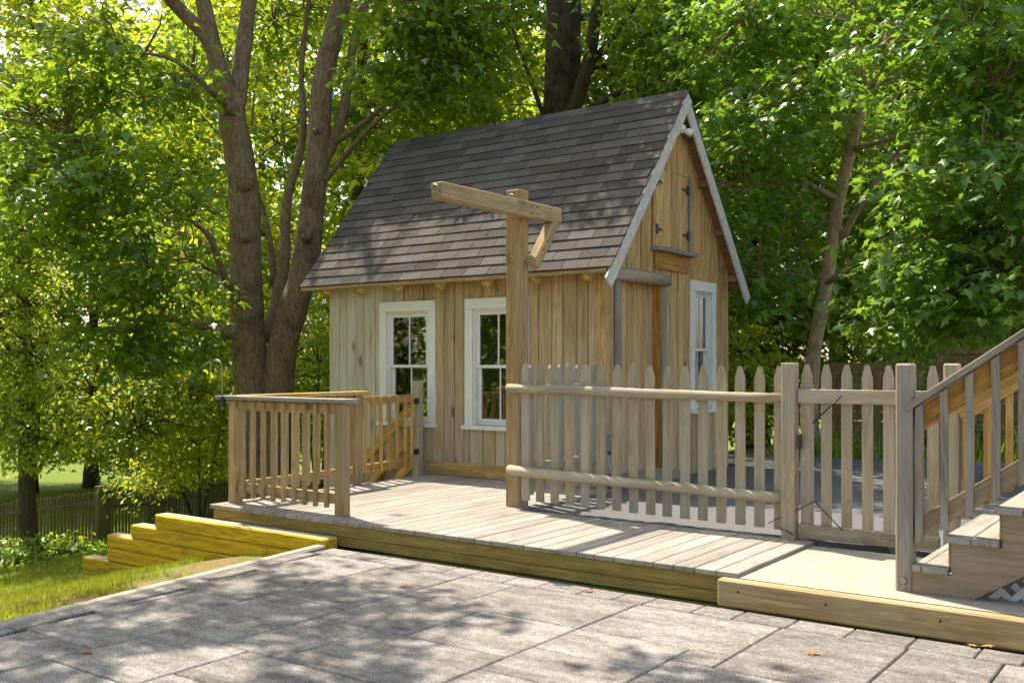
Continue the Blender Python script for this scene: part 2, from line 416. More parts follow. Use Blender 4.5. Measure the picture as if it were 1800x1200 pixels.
# ------------------------------------------------------------------ deck
deck = thing('wooden_deck', (-5, 5.42, -.16), 'low grey wooden deck of weathered boards with mossy fascia in front of the shed', 'deck')
x = -7.14; k = 0
while x < -2.42:
    w = .138; yb = 8.31 if x < -4.93 else 6.70
    box('deck_board', (x, 5.40, -.034), (x + w - .007, yb, random.uniform(-.002, .001)), M_DECK, deck, .004); x += w; k += 1
DX1 = x
box('fascia', (-7.12, 5.425, -.125), (DX1 - .01, 5.46, -.036), M_FASCIA, deck)
box('fascia', (-7.12, 5.43, -.20), (DX1 - .01, 5.47, -.128), M_FASCIA, deck)
box('side_fascia', (DX1 - .045, 5.465, -.2), (DX1 - .01, 6.68, -.036), M_FASCIA, deck)
box('side_fascia', (-7.115, 5.475, -.55), (-7.08, 8.3, -.036), M_FASCIA, deck)
box('joist', (-7.0, 6.6, -.2), (DX1 - .05, 6.64, -.036), M_FASCIA, deck)
box('joist', (-7.0, 7.6, -.5), (-4.95, 7.64, -.036), M_FASCIA, deck)
te = thing('timber_edging', (-2.4, 5.3, -.2), 'long brown timber edging board in front of the concrete pad and stairs', 'timber')
box('timber', (-2.41, 5.32, -.185), (1.2, 5.395, -.03), M_RAIL, te, .01)
for px in (-2.28, -1.78, -1.2): 
    mb = MB(); mb.tube([(px, 5.322, -.09), (px, 5.316, -.09)], [.007, .007], 8); mb.build('screw', M_IRON, te)
# retaining wall of stacked timbers
rw = thing('retaining_wall', (-7, 5.3, -.7), 'stepped retaining wall of yellow stacked timbers beside the grass', 'retaining wall')
for i, (xe, zt) in enumerate([(-7.71, -.12), (-8.07, -.245), (-8.45, -.37), (-8.45, -.495), (-8.86, -.62), (-8.86, -.745), (-8.9, -.87)]):
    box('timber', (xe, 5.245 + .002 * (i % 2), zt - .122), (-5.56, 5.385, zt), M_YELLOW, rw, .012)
box('timber_end', (-7.33, 5.75, -.5), (-7.19, 5.89, -.02), M_RAIL, rw, .01)
# ------------------------------------------------------------------ shed
X0, X1, Y0, Y1, WH = -8.77, -4.92, 8.345, 11.2, 2.2
YR, ZR = 9.772, 4.13; EY, EZ = 8.14, 2.12; SL = (ZR - EZ) / (YR - EY)
shed = thing('garden_shed', (-6.85, 9.77, 0), 'small pine board shed with steep dark shingle roof and white windows', 'shed')
def roof_z(y): return ZR - abs(y - YR) * SL - .075
def wall_front():
    wins = [(-7.93, -7.10), (-6.68, -5.85)]
    x = X0; r = random.Random(5); stops = [a + .05 for a, b in wins] + [b - .05 for a, b in wins] + [X1 - .11]
    while x < X1 - .12:
        w = r.choice([.13, .15, .165, .18]); nxt = min(q for q in stops if q > x + .001); xe = min(x + w, nxt)
        if nxt - xe < .06: xe = nxt
        segs = [(-.9 if x < -7.2 else -.05, WH)]
        for (a, b) in wins:
            if xe > a + .06 and x < b - .06: segs = [(segs[0][0], .53), (1.87, WH)]
        for z0, z1 in segs: box('wall_board', (x + .0045, Y0 + r.uniform(0, .008), z0), (xe - .0045, Y0 + .03, z1), M_PALE if x < -7.75 + r.uniform(-.25, .2) else M_WALL, shed, .003)
        x = xe
    box('corner_board', (X1 - .11, Y0 - .008, -.05), (X1 - .002, Y0 + .03, WH), M_GABLE, shed)
    box('base_board', (-7.2, Y0 - .032, .002), (X1 - .01, Y0 - .003, .135), M_FRESH, shed)
wall_front()
def wall_gable():
    r = random.Random(9); y = Y0 + .002
    op = [(8.58, 9.44, -.02, 2.06), (10.19, 10.76, .66, 2.07), (9.30, 10.10, 2.43, 3.27)]
    gst = [q for o_ in op for q in o_[:2]] + [Y1]
    while y < Y1 - .01:
        w = r.choice([.11, .13, .15]); nxt = min(q for q in gst if q > y + .001); ye = min(y + w, nxt)
        if nxt - ye < .05: ye = nxt
        cuts = [(-.05, None)]
        segs = [(-.05, 99)]
        for (a, b, z0, z1) in op:
            if ye > a + .02 and y < b - .02:
                ns = []
                for (s0, s1) in segs:
                    if z0 > s0: ns.append((s0, min(s1, z0)))
                    if z1 < s1: ns.append((max(s0, z1), s1))
                segs = ns
        for (s0, s1) in segs:
            za, zb = min(s1, roof_z(y + .002)), min(s1, roof_z(ye - .002))
            if max(za, zb) - s0 < .04: continue
            pts = [(y + .0045, s0), (ye - .0045, s0), (ye - .0045, max(zb, s0 + .01))]
            if s1 > 50 and y < YR < ye: pts.append((YR, roof_z(YR)))
            pts.append((y + .0045, max(za, s0 + .01)))
            prism('wall_board', pts, X1 - .03, X1 + r.uniform(-.009, 0), M_GABLE, shed, 'x')
        y = ye
wall_gable()
# unseen far walls, floor
box('back_wall', (X0, Y1 - .03, -.9), (X1 - .035, Y1, WH), M_WALL, shed)
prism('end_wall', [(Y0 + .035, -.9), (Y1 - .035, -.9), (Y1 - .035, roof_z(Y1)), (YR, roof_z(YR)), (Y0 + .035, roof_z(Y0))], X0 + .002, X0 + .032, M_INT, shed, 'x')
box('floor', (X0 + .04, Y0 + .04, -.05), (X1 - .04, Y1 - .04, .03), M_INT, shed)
# roof: sheathing slabs with single shingles
RX0, RX1 = -9.02, -4.775
def roof_slab(front):
    s = -1 if front else 1
    ye = YR + s * (YR - EY); n = Vector((0, s * SL, 1)).normalized()
    v = []
    for (yy, zz) in ((ye, EZ), (YR, ZR)):
        for off in (0, -.05):
            for xx in (RX0, RX1): v.append(Vector((xx, yy, zz)) + n * off - Vector((0, 0, .012)))
    f = [[0, 1, 5, 4], [2, 6, 7, 3], [0, 2, 3, 1], [0, 4, 6, 2], [1, 3, 7, 5], [4, 5, 7, 6]]
    o = Vector(((RX0 + RX1) / 2, (ye + YR) / 2, (EZ + ZR) / 2))
    return mobj('roof', [p - o for p in v], f, M_SLAT[0] if not front else M_ORANGE[0], shed, Matrix.Translation(o))
rf = roof_slab(True); rb = roof_slab(False)
def shingles():
    slope = math.hypot(YR - EY, ZR - EZ); ex = .138; r = random.Random(2)
    ay = Vector((0, YR - EY, ZR - EZ)).normalized(); nn = Vector((0, -SL, 1)).normalized()
    ncourse = int(slope / ex) + 1; tw = .305
    for c in range(ncourse):
        s0 = c * ex - .012; s1 = min(s0 + ex + .045, slope + .01)
        x = RX0 - .015 - (r.random() * .1 if c % 2 else .15 + r.random() * .1)
        while x < RX1 - .02:
            xa, xb = max(x, RX0 - .015), min(x + tw, RX1 + .026)
            if xb - xa > .03:
                L = s1 - s0; th = .012
                mid = Vector((0, EY, EZ)) + ay * ((s0 + s1) / 2) + nn * (.006 + r.uniform(0, .003)); mid.x = (xa + xb) / 2
                zz = (nn * L + ay * .007).normalized(); yy = (ay * L - nn * .017).normalized()   # butt end rides on the course below
                Mx = Matrix((Vector((1, 0, 0)), yy, Vector((1, 0, 0)).cross(yy))).transposed().to_4x4(); Mx.translation = mid
                mm = boxmesh(xb - xa - .004, L, th, .0015, M_SHINGLE)
                link(bpy.data.objects.new('shingle', mm), Mx, rf)
            x += tw
    L = YR - EY
    mid = Vector(((RX0 + RX1) / 2, YR + L / 2 + .01, (EZ + ZR) / 2 + .01)); yy = Vector((0, L, EZ - ZR)).normalized()
    Mx = Matrix((Vector((1, 0, 0)), yy, Vector((1, 0, 0)).cross(yy))).transposed().to_4x4(); Mx.translation = mid
    link(bpy.data.objects.new('shingle_field', boxmesh(RX1 - RX0 + .02, slope, .014, .002, M_SHINGLE)), Mx, rb)
    x = RX0
    while x < RX1:                                  # ridge caps
        w = min(.3, RX1 + .01 - x)
        for s in (-1, 1):
            yy = Vector((0, s * (YR - EY), EZ - ZR)).normalized(); xx = Vector((1, 0, 0))
            Mx = Matrix((xx, yy, xx.cross(yy))).transposed().to_4x4(); Mx.translation = Vector((x + w / 2, YR, ZR + .016)) + yy * .07
            link(bpy.data.objects.new('ridge_cap', boxmesh(w - .006, .15, .01, .002, M_SHINGLE)), Mx, rf if s < 0 else rb)
        x += .3
shingles()
# rake boards, eave drip strip, rafter logs, lookouts
for s in (-1, 1):
    ye = YR + s * (YR - EY + .01)
    p0 = Vector((RX1 + .002, ye, EZ - .128)); p1 = Vector((RX1 + .002, YR + s * .0, ZR - .122))
    d = (p1 - p0).normalized()
    if s > 0: p0.x -= .003; p1.x -= .003
    bar('rake_board', p0 - d * .03, p1 + d * (.085 if s < 0 else .04), .028, .135, M_WGREY, shed, .004, up=(0, -s * SL, 1))
box('drip_strip', (RX0, EY - .012, EZ - .05), (RX1 - .03, EY + .006, EZ - .012), M_RAIL, shed)
for xx in (-8.66, -8.117, -7.528, -6.917, -6.286, -5.662, -5.062):
    mb = MB(); d = Vector((0, 1, SL)).normalized(); p = Vector((xx, EY + .045, EZ - .105 + .045 * SL - .05))
    mb.tube([p, p + d * .6], [.052, .055], 10); mb.build('rafter_log', M_FRESH[1], shed, True, p)
for s in (-1, 1):
    for t in (.12, .37, .62, .86):
        yy = YR + s * (YR - EY) * (1 - t); zz = EZ + (ZR - EZ) * t - .13
        box('lookout', (X1 - .02, yy - .035, zz - .04), (RX1 - .03, yy + .035, zz + .04), M_SLAT, shed)
box('ridge_beam', (X1 - .1, YR - .05, ZR - .32), (RX1 - .05, YR + .05, ZR - .12), M_GABLE, shed)
# windows
def window(cx, y, z0, z1, wd_, axis='y', label=None):
    """double hung window, trim outside; local frame: u across, n outwards"""
    M0 = Matrix.Translation((cx, y, 0)) if axis == 'y' else Matrix.Translation((y, cx, 0)) @ Matrix.Rotation(R(90), 4, 'Z')
    h = wd_ / 2; t = .105
    fr = box('window', (-h, -.022, z1 - .115), (h, .004, z1), M_WHITE, shed, .004, M0)     # head casing
    def b(n, lo, hi, m=M_WHITE, bev=.003): return box(n, lo, hi, m, fr, bev, M0)
    b('casing', (-h, -.02, z0 + .03), (-h + t, .004, z1 - .116)); b('casing', (h - t, -.02, z0 + .03), (h, .004, z1 - .116))
    b('sill', (-h - .015, -.06, z0 - .012), (h + .015, .05, z0 + .029))
    a0, a1 = -h + t, h - t; zb, zt = z0 + .03, z1 - .116; zm = (zb + zt) / 2 + .01
    b('jamb', (a0 - .004, .005, zb), (a0 + .022, .11, zt)); b('jamb', (a1 - .022, .005, zb), (a1 + .004, .11, zt)); b('jamb', (a0, .005, zt - .02), (a1, .11, zt + .004))
    i0, i1 = a0 + .022, a1 - .022
    for (q0, q1, yo, nm) in ((zm - .018, zt - .02, .03, 'upper'), (zb, zm + .018, .062, 'lower')):
        st = .042 if q1 - q0 > .3 else .03
        sash = b('sash', (i0, yo, q0), (i0 + st, yo + .03, q1))
        b('sash', (i1 - st, yo, q0), (i1, yo + .03, q1))
        b('sash_rail', (i0 + st, yo, q1 - (.04 if nm == 'upper' else .034)), (i1 - st, yo + .03, q1)); b('sash_rail', (i0 + st, yo, q0), (i1 - st, yo + .03, q0 + (.034 if nm == 'upper' else .07)))
        b('muntin', (-.009, yo + .004, q0 + .03), (.009, yo + .026, q1 - .03))
        for (g0, g1) in ((i0 + st, -.009), (.009, i1 - st)):
            b('pane', (g0 - .003, yo + .012, q0 + .03), (g1 + .003, yo + .016, q1 - .03), M_GLASS, .0005)
    return fr
window(-7.515, Y0, .52, 1.905, .83)
window(-6.265, Y0, .52, 1.900, .83)
window(10.475, X1, .66, 2.14, .66, 'x')
# room behind the glass: a small table and chair
tb = thing('table', (-6.1, 9.1, .03), 'small wooden table seen dimly through the right shed window', 'table')
box('table_top', (-6.6, 8.85, .72), (-5.75, 9.4, .75), M_RAIL, tb)
for a in (-6.55, -5.8):
    for c in (8.9, 9.35): box('leg', (a - .025, c - .025, .03), (a + .025, c + .025, .72), M_RAIL, tb)
chs = thing('chair', (-6.75, 8.75, .03), 'wooden slat-back chair seen dimly behind the right shed window', 'chair')
for a in (-6.5, -6.12):
    for c in (8.6, 8.95): box('leg', (a - .018, c - .018, .03), (a + .018, c + .018, .45 if c > 8.7 else .95), M_RAIL, chs)
box('seat', (-6.54, 8.57, .45), (-6.08, 8.98, .48), M_RAIL, chs); box('back_rail', (-6.5, 8.585, .88), (-6.12, 8.615, .95), M_RAIL, chs)
for a in (-6.43, -6.35, -6.27, -6.19): box('back_slat', (a - .014, 8.59, .5), (a + .014, 8.61, .88), M_RAIL, chs)
# door in the gable wall
dr = box('door', (X1 - .135, 8.58, .10), (X1 - .10, 9.44, 2.06), M_GABLE, shed)
y = 8.585
for i in range(6): box('door_board', (X1 - .10, y + .003, .10), (X1 - .085, y + .138, 2.055), M_GABLE, dr); y += .142
box('door_reveal', (X1 - .2, 9.441, .05), (X1 - .001, 9.47, 2.06), M_ORANGE, dr)
box('door_reveal', (X1 - .2, 8.55, .05), (X1 - .032, 8.579, 2.06), M_ORANGE, dr)
box('door_casing', (X1 + .001, 8.475, .0), (X1 + .03, 8.575, 2.02), M_GREY, dr); box('door_casing', (X1 + .001, 9.445, .0), (X1 + .03, 9.53, 2.02), M_GREY, dr)
mb = MB(); mb.tube([(X1 + .03, 8.44, 2.085), (X1 + .035, 8.9, 2.09), (X1 + .03, 9.55, 2.085)], [.062, .068, .06], 10); mb.build('door_header', M_FENCE[1], dr, True, (X1 + .03, 9, 2.085))
box('threshold', (X1 - .2, 8.5, .0), (X1 + .22, 9.5, .10), M_GREY, dr)
# loft hatch
lf = box('loft_hatch', (X1 - .06, 9.30, 2.43), (X1 - .035, 10.10, 3.27), M_DARK, shed)
for (a, b_) in ((9.305, 9.692), (9.70, 10.095)):
    y = a
    for i in range(3): box('hatch_board', (X1 - .034, y + .003, 2.435), (X1 + .004, y + (b_ - a) / 3 - .003, 3.265), M_GABLE, lf); y += (b_ - a) / 3
box('hatch_trim', (X1 + .001, 10.10, 2.43), (X1 + .022, 10.145, 3.28), M_GREY, lf); box('hatch_trim', (X1 + .001, 9.255, 2.43), (X1 + .022, 9.30, 3.28), M_GABLE, lf)
for zz in (2.62, 3.12):
    for (yy, s) in ((9.33, 1), (10.08, -1)):
        h_ = box('hinge', (X1 + .004, yy - .022, zz - .05), (X1 + .028, yy + .022, zz + .05), M_IRON, lf)
        prism('hinge_strap', [(yy, zz - .03), (yy + s * .14, zz - .008), (yy + s * .14, zz + .008), (yy, zz + .03)], X1 + .006, X1 + .014, M_IRON, h_, 'x')
box('hatch_ledge', (X1 + .001, 9.23, 2.385), (X1 + .09, 10.18, 2.428), M_GREY, lf)
box('hatch_board_below', (X1 + .001, 9.30, 2.20), (X1 + .02, 10.06, 2.384), M_ORANGE, lf)
fl = thing('floodlight', (X1 + .05, 9.77, 3.7), 'white twin floodlight under the gable peak', 'floodlight')
box('base', (X1 + .002, 9.72, 3.68), (X1 + .05, 9.82, 3.78), M_LAMP, fl, .01)
for s in (-1, 1):
    mb = MB(); p = Vector((X1 + .06, 9.77 + s * .05, 3.74)); d = Vector((.7, s * .55, -.25)).normalized()
    mb.tube([p, p + d * .03, p + d * .04, p + d * .12], [.018, .02, .03, .048], 14); mb.build('lamp_head', M_LAMP, fl, True, p)
cb = thing('junction_box', (-4.86, 8.30, .3), 'grey electrical box and conduit on the shed corner behind the fence', 'electrical box')
box('box', (-4.90, 8.245, .36), (-4.82, 8.30, .54), M_STEEL, cb, .006)
mb = MB(); mb.tube([(-4.86, 8.28, .36), (-4.86, 8.28, .0)], [.016, .016], 8); mb.build('conduit', M_STEEL, cb)
# ------------------------------------------------------------------ hoist post
hp = thing('hoist_post', (-4.93, 6.86, 0), 'tall square wooden post with cantilevered arm and brace on the deck', 'post')
box('post', (-5.0, 6.79, -.02), (-4.86, 6.93, 2.67), M_POST, hp, .006)
box('arm', (-4.858, 5.66, 2.43), (-4.75, 7.28, 2.555), M_RAIL, hp, .006)
bar('brace', (-4.80, 6.90, 2.03), (-4.80, 7.22, 2.44), .09, .09, M_RAIL, hp, .004)
def ring(name, c, r, t, mat, parent, ax='y'):
    mb = MB(); pts = []
    for k in range(15):
        a = 2 * math.pi * k / 14
        pts.append(Vector(c) + (Vector((r * math.cos(a), 0, r * math.sin(a))) if ax == 'y' else Vector((0, r * math.cos(a), r * math.sin(a)))))
    mb.tube(pts, [t] * 15, 6, False); return mb.build(name, mat, parent, True, c)
for yy in (5.98, 6.34): 
    e_ = ring('eye_bolt', (-4.80, yy, 2.385), .024, .006, M_STEEL, hp, 'x'); mb = MB(); mb.tube([(-4.8, yy, 2.41), (-4.8, yy, 2.44)], [.006, .006], 6); mb.build('shank', M_STEEL, e_)
ring('eye_bolt', (-4.80, 5.635, 2.50), .03, .007, M_STEEL, hp, 'y'); ring('eye_bolt', (-4.93, 6.775, 2.6), .028, .007, M_STEEL, hp, 'y')
for (yy, zz) in ((6.82, 2.52), (6.90, 2.52), (6.82, 2.46), (6.90, 2.46), (7.0, 2.17), (7.06, 2.25)):
    mb = MB(); xs_ = -4.752 if zz > 2.4 else -4.757; mb.tube([(xs_, yy, zz), (xs_ + .006, yy, zz)], [.008, .008], 8); mb.build('bolt', M_IRON, hp)
# ------------------------------------------------------------------ picket fences
_pk = {}
def picket(parent, x, y, z0, z1, w=.07, t=.02, along='x', mat=M_FENCE, tip='point', lean=0):
    key = (round(w, 3), round(z1 - z0, 2), t, along, mat[2].name, tip)
    h = z1 - z0
    if key not in _pk:
        a = w / 2
        if tip == 'point': poly = [(-a, -h / 2), (a, -h / 2), (a, h / 2 - .085), (a * .82, h / 2 - .06), (.012, h / 2), (-.012, h / 2), (-a * .82, h / 2 - .06), (-a, h / 2 - .085)]
        else: poly = [(-a, -h / 2), (a, -h / 2), (a, h / 2 - .09), (a * .75, h / 2 - .03), (a * .3, h / 2), (-a * .3, h / 2), (-a * .75, h / 2 - .03), (-a, h / 2 - .09)]
        n = len(poly); v = [((px_, yy, pz) if along == 'x' else (yy, px_, pz)) for yy in (-t / 2, t / 2) for (px_, pz) in poly]
        f = [list(range(n)), list(range(2 * n - 1, n - 1, -1))] + [[(i + 1) % n, i, n + i, n + (i + 1) % n] for i in range(n)]
        if along != 'x': f = [q[::-1] for q in f]
        _pk[key] = new_mesh('picket', v, f, mat[2])
    M = Matrix.Translation((x, y, (z0 + z1) / 2)) @ Matrix.Rotation(lean, 4, 'Y' if along == 'x' else 'X')
    return link(bpy.data.objects.new('picket', _pk[key]), M, parent)
def pole_rail(parent, p0, p1, r, mat, name='rail'):
    mb = MB(); p0, p1 = Vector(p0), Vector(p1); n = 9
    mb.tube([p0.lerp(p1, i / n) + Vector((0, random.uniform(-.003, .003), random.uniform(-.004, .004))) for i in range(n + 1)], [r * random.uniform(.93, 1.07) for _ in range(n + 1)], 10)
    o = (p0 + p1) / 2; return mb.build(name, mat, parent, True, o)
pf = thing('picket_fence', (-3.7, 6.74, 0), 'weathered picket fence with round pole rails between tall post and gate', 'fence', 'picket fences')
for i in range(16):
    xx = -4.775 + i * .1455; random_l = random.uniform(-.008, .008)
    picket(pf, xx, 6.765, .07 - i * .002, 1.205 - i * .0015 + random.uniform(-.008, .008), .072, tip='round' if i < 5 else 'point', lean=random_l)
pole_rail(pf, (-4.93, 6.725, 1.0), (-2.53, 6.725, .965), .036, M_FENCE[0]); pole_rail(pf, (-4.92, 6.725, .315), (-2.53, 6.725, .262), .04, M_FENCE[0])
box('post', (-2.535, 6.64, -.2), (-2.44, 6.735, 1.21), M_FENCE, pf, .006)
p2 = thing('picket_fence', (-4.86, 7.6, 0), 'picket fence panel running back from the tall post to the shed corner', 'fence', 'picket fences')
for i in range(8): picket(p2, -4.90, 7.02 + i * .15, .08, 1.2 + random.uniform(-.01, .01), .075, along='y', tip='round', lean=random.uniform(-.01, .01))
for zz in (.32, .98): box('rail', (-4.885, 6.94, zz - .04), (-4.85, 8.22, zz + .04), M_FENCE, p2)
gt = thing('picket_gate', (-2.0, 6.7, 0), 'picket gate with flat rails beside the stair post', 'gate')
for i in range(7): picket(gt, -2.385 + i * .137, 6.73, .10, 1.20 - .002 * i, .068, lean=random.uniform(-.005, .005))
box('rail', (-2.435, 6.685, .935), (-1.515, 6.717, 1.03), M_FENCE, gt); box('rail', (-2.435, 6.685, .01), (-1.515, 6.717, .105), M_FENCE, gt)
box('stile', (-2.432, 6.742, .0), (-2.345, 6.765, 1.06), M_FENCE, gt)
mb = MB(); mb.tube([(-2.30, 6.675, .26), (-2.12, 6.675, .09)], [.004, .004], 5); mb.build('cable', M_IRON, gt); mb = MB(); mb.tube([(-2.31, 6.675, .27), (-2.62, 6.63, .1), (-2.44, 6.63, .04)], [.004] * 3, 5); mb.build('cable', M_IRON, gt); mb = MB(); mb.tube([(-2.32, 6.67, .8), (-2.13, 6.67, .99)], [.006, .006], 5); mb.build('cable', M_IRON, gt)
lt_ = box('latch', (-2.425, 6.66, .62), (-2.40, 6.685, .72), M_IRON, gt)
# ------------------------------------------------------------------ deck railings at the left
def railing(label, p0, p1, posts, nb, zoff=0):
    p0, p1 = Vector(p0), Vector(p1); d = (p1 - p0).normalized(); nrm = Vector((d.y, -d.x, 0))
    t = thing('deck_railing', (p0 + p1) / 2, label, 'railing', 'deck railings')
    for q in posts: box('post', (q[0] - .045, q[1] - .045, -.03), (q[0] + .045, q[1] + .045, q[2]), M_POST if q[0] > -6 else M_RAIL, t, .005)
    up = Vector((0, 0, 1))
    for (zz, h) in ((.845, .085), (.135, .085)): bar('rail', p0 + up * zz, p1 + up * zz, .036, h, M_RAIL, t)
    for i in range(nb):
        c = p0.lerp(p1, (i + .75) / (nb + .5)) + nrm * .036
        box('baluster', (c.x - .017, c.y - .017, .06), (c.x + .017, c.y + .017, .885), M_RAIL, t, .003)
    return t
ra = railing('front deck railing with vertical balusters and flat cap at the deck corner', (-6.99, 5.60, 0), (-5.76, 5.585, 0), [(-7.045, 5.60, .89), (-5.712, 5.58, .89)], 9)
bar('cap', (-7.22, 5.59, .91), (-5.60, 5.58, .91), .15, .034, M_DECK, ra)
rb_ = railing('side deck railing running back from the corner toward the gate', (-7.06, 5.66, 0), (-7.13, 7.10, 0), [(-7.14, 7.16, .9)], 10)
bar('cap', (-7.06, 5.67, .912), (-7.13, 7.27, .912), .14, .036, M_FRESH, rb_)
dg = thing('deck_gate', (-7.2, 7.7, 0), 'small yellow lumber gate with balusters at the top of the side stairs', 'gate')
a0, a1 = Vector((-7.15, 7.25, 0)), Vector((-7.24, 8.10, 0))
for zz in (.83, .14): bar('rail', a0 + Vector((0, 0, zz)), a1 + Vector((0, 0, zz)), .036, .085, M_FRESH, dg)
for i in range(7):
    c = a0.lerp(a1, i / 6) + Vector((.03, 0, 0)); wv = .03 if i in (0, 6) else .016
    box('baluster', (c.x - .014, c.y - wv, .10), (c.x + .016, c.y + wv, .86), M_FRESH, dg, .003)
box('gate_post', (-7.29, 8.17, -.03), (-7.20, 8.26, 1.02), M_FENCE, dg, .005)
for zz in (.25, .8): box('hinge', (-7.225, 8.09, zz - .03), (-7.19, 8.18, zz + .03), M_IRON, dg)
sr = thing('side_stairs', (-8, 7.8, -.6), 'yellow lumber stair and sloping rails going down along the shed', 'stairs')
for zz in (.72, .40, .10, -.2): bar('sloping_rail', (-7.33, 8.20, zz), (-8.9, 8.20, zz - 1.35), .036, .10, M_FRESH, sr)
bar('stringer', (-7.2, 7.22, -.2), (-8.5, 7.22, -1.1), .036, .24, M_FRESH, sr)
for i in range(4): box('tread', (-7.42 - i * .28, 7.2, -.2 - i * .19), (-7.14 - i * .28, 8.16, -.165 - i * .19), M_FRESH, sr)
for a in (-7.9, -8.6): box('post', (a - .045, 8.22, -1.3), (a + .045, 8.31, .72 - (abs(a) - 7.33) * .86), M_FRESH, sr)
hk = thing('shepherd_hook', (-7.15, 5.6, 0), 'thin metal hanging hook clamped to the deck rail corner', 'hook')
mb = MB(); b0 = Vector((-7.10, 5.50, .86)); mb.tube([b0, b0 + Vector((0, 0, .30))] + [b0 + Vector((-.08 + .08 * math.cos(a), -.0, .30 + .08 * math.sin(a))) for a in np.linspace(.2, 3.3, 9)] + [b0 + Vector((-.18, 0, .25))], [.006] * 12, 6)
mb.build('hook', M_STEEL, hk); box('clamp', b0 - Vector((.02, .015, .03)), b0 + Vector((.02, .03, .06)), M_IRON, hk)
# ------------------------------------------------------------------ stairs on the right
st = thing('wooden_stairs', (-.7, 6.1, 0), 'wooden stairs with brown stringer climbing to the right from the concrete pad', 'stairs')
RUN, RISE = .245, .17; NS = 6
nose = [(-1.49 + i * RUN, .125 + i * RISE) for i in range(NS)]
poly = [(-1.405, -.045)]
for i, (nx, nz) in enumerate(nose): poly += [(nx + (.09 if i == 0 else .035), nz - .036), (nx + RUN + .035, nz - .036)]
poly[1] = (-1.405, nose[0][1] - .036)
poly += [(nose[-1][0] + RUN + .035, nose[-1][1] - .3), (-1.14, -.045)]
for yy in (5.60, 6.64):
    n = len(poly); prism('stringer', poly, yy, yy + .04, M_STAIR, st)
for i, (nx, nz) in enumerate(nose):
    for j in range(2): box('tread', (nx + j * .136 + (.085 if i == 0 and j == 0 else 0), 5.575, nz - .034), (nx + j * .136 + .132, 6.70, nz + .001 * j), M_DECK, st, .005)
    if i: box('riser', (nx + .02, 5.603, nz - RISE + .002), (nx + .0345, 6.68, nz - .036), M_STAIR, st)
def stair_rail(label, y, newx, front):
    t = thing('stair_railing', (-1, y, 0), label, 'railing', 'stair railings')
    s = RISE / RUN; x0, x1 = -1.405, .05
    box('newel_post', (-1.497, y - .045, -.06), (-1.407, y + .045, 1.205), M_GREY if front else M_FENCE, t, .01)
    def zl(x, z): return z + (x - x0) * s
    yr = y + (.02 if front else -.03); yb_ = y - (.02 if front else -.012)
    for (z, h) in ((.885, .115), (.30, .10)):
        bar('rail', (x0, yr, zl(x0, z)), (x1, yr, zl(x1, z)), .036, h, M_ORANGE if front and z > .5 else (M_STAIR if front else M_FRESH), t)
    bar('cap', (x0 - .04, y, zl(x0 - .04, .985)), (x1, y, zl(x1, .985)), .12, .034, M_GREY if front else M_FRESH, t)
    for i in range(11):
        x = x0 + .03 + i * .125
        if x > x1 - .03: break
        prism('baluster', [(x - .019, zl(x - .019, .22)), (x + .019, zl(x + .019, .22)), (x + .019, zl(x + .019, .955)), (x - .019, zl(x - .019, .955))], yb_ - .018, yb_ + .018, M_GREY if front else M_FRESH, t)
    return t
f1 = stair_rail('near stair railing with grey balusters and bolted newel post', 5.648, 0, True)
stair_rail('far stair railing of lighter lumber behind the gate end', 6.745, 0, False)
mb = MB(); mb.tube([(-1.452, 5.603, .03), (-1.452, 5.594, .03)], [.02, .017], 12); mb.build('carriage_bolt', M_STEEL, f1)
la = thing('lattice', (-.6, 5.75, 0), 'grey diagonal lattice under the stairs', 'lattice')
for i in range(12):
    xb = -1.16 + i * .095
    bar('lattice_slat', (xb, 5.72, -.06), (xb + .75, 5.72, .69), .035, .008, M_WGREY, la, .002, up=(0, 1, 0))
    bar('lattice_slat', (xb + .05, 5.73, -.06), (xb - .55, 5.73, .54), .035, .008, M_WGREY, la, .002, up=(0, 1, 0))
# keep slats below the stringer line only
for o in list(la.children):
    M = W[o.name]; c = M.translation
L2 = [o for o in la.children]
def clip_lattice():
    s = RISE / RUN
    for o in L2:
        M = W[o.name]; x = M.col[0].to_3d(); L = max(v.co.x for v in o.data.vertices)
        a, b = M.translation - x * L, M.translation + x * L
        # limit line: stringer underside z = -.05 + (x+1.14)*s
        def h(p): return p.z - (-.05 + (p.x + 1.13) * s) + .03
        ha, hb = h(a), h(b)
        if ha > 0 and hb > 0: COL.objects.unlink(o); bpy.data.objects.remove(o); continue
        if ha > 0 or hb > 0:
            t = ha / (ha - hb); m = a.lerp(b, t)
            p, q = (a, m) if hb > 0 else (m, b)
            if (q - p).length < .06: bpy.data.objects.remove(o); continue
            y = M.col[1].to_3d(); z = M.col[2].to_3d()
            o.data = boxmesh((q - p).length, .035, .008, .002, M_WGREY)
            N = Matrix((x, y, z)).transposed().to_4x4(); N.translation = (p + q) / 2
            W[o.name] = N; o.matrix_basis = N
clip_lattice()
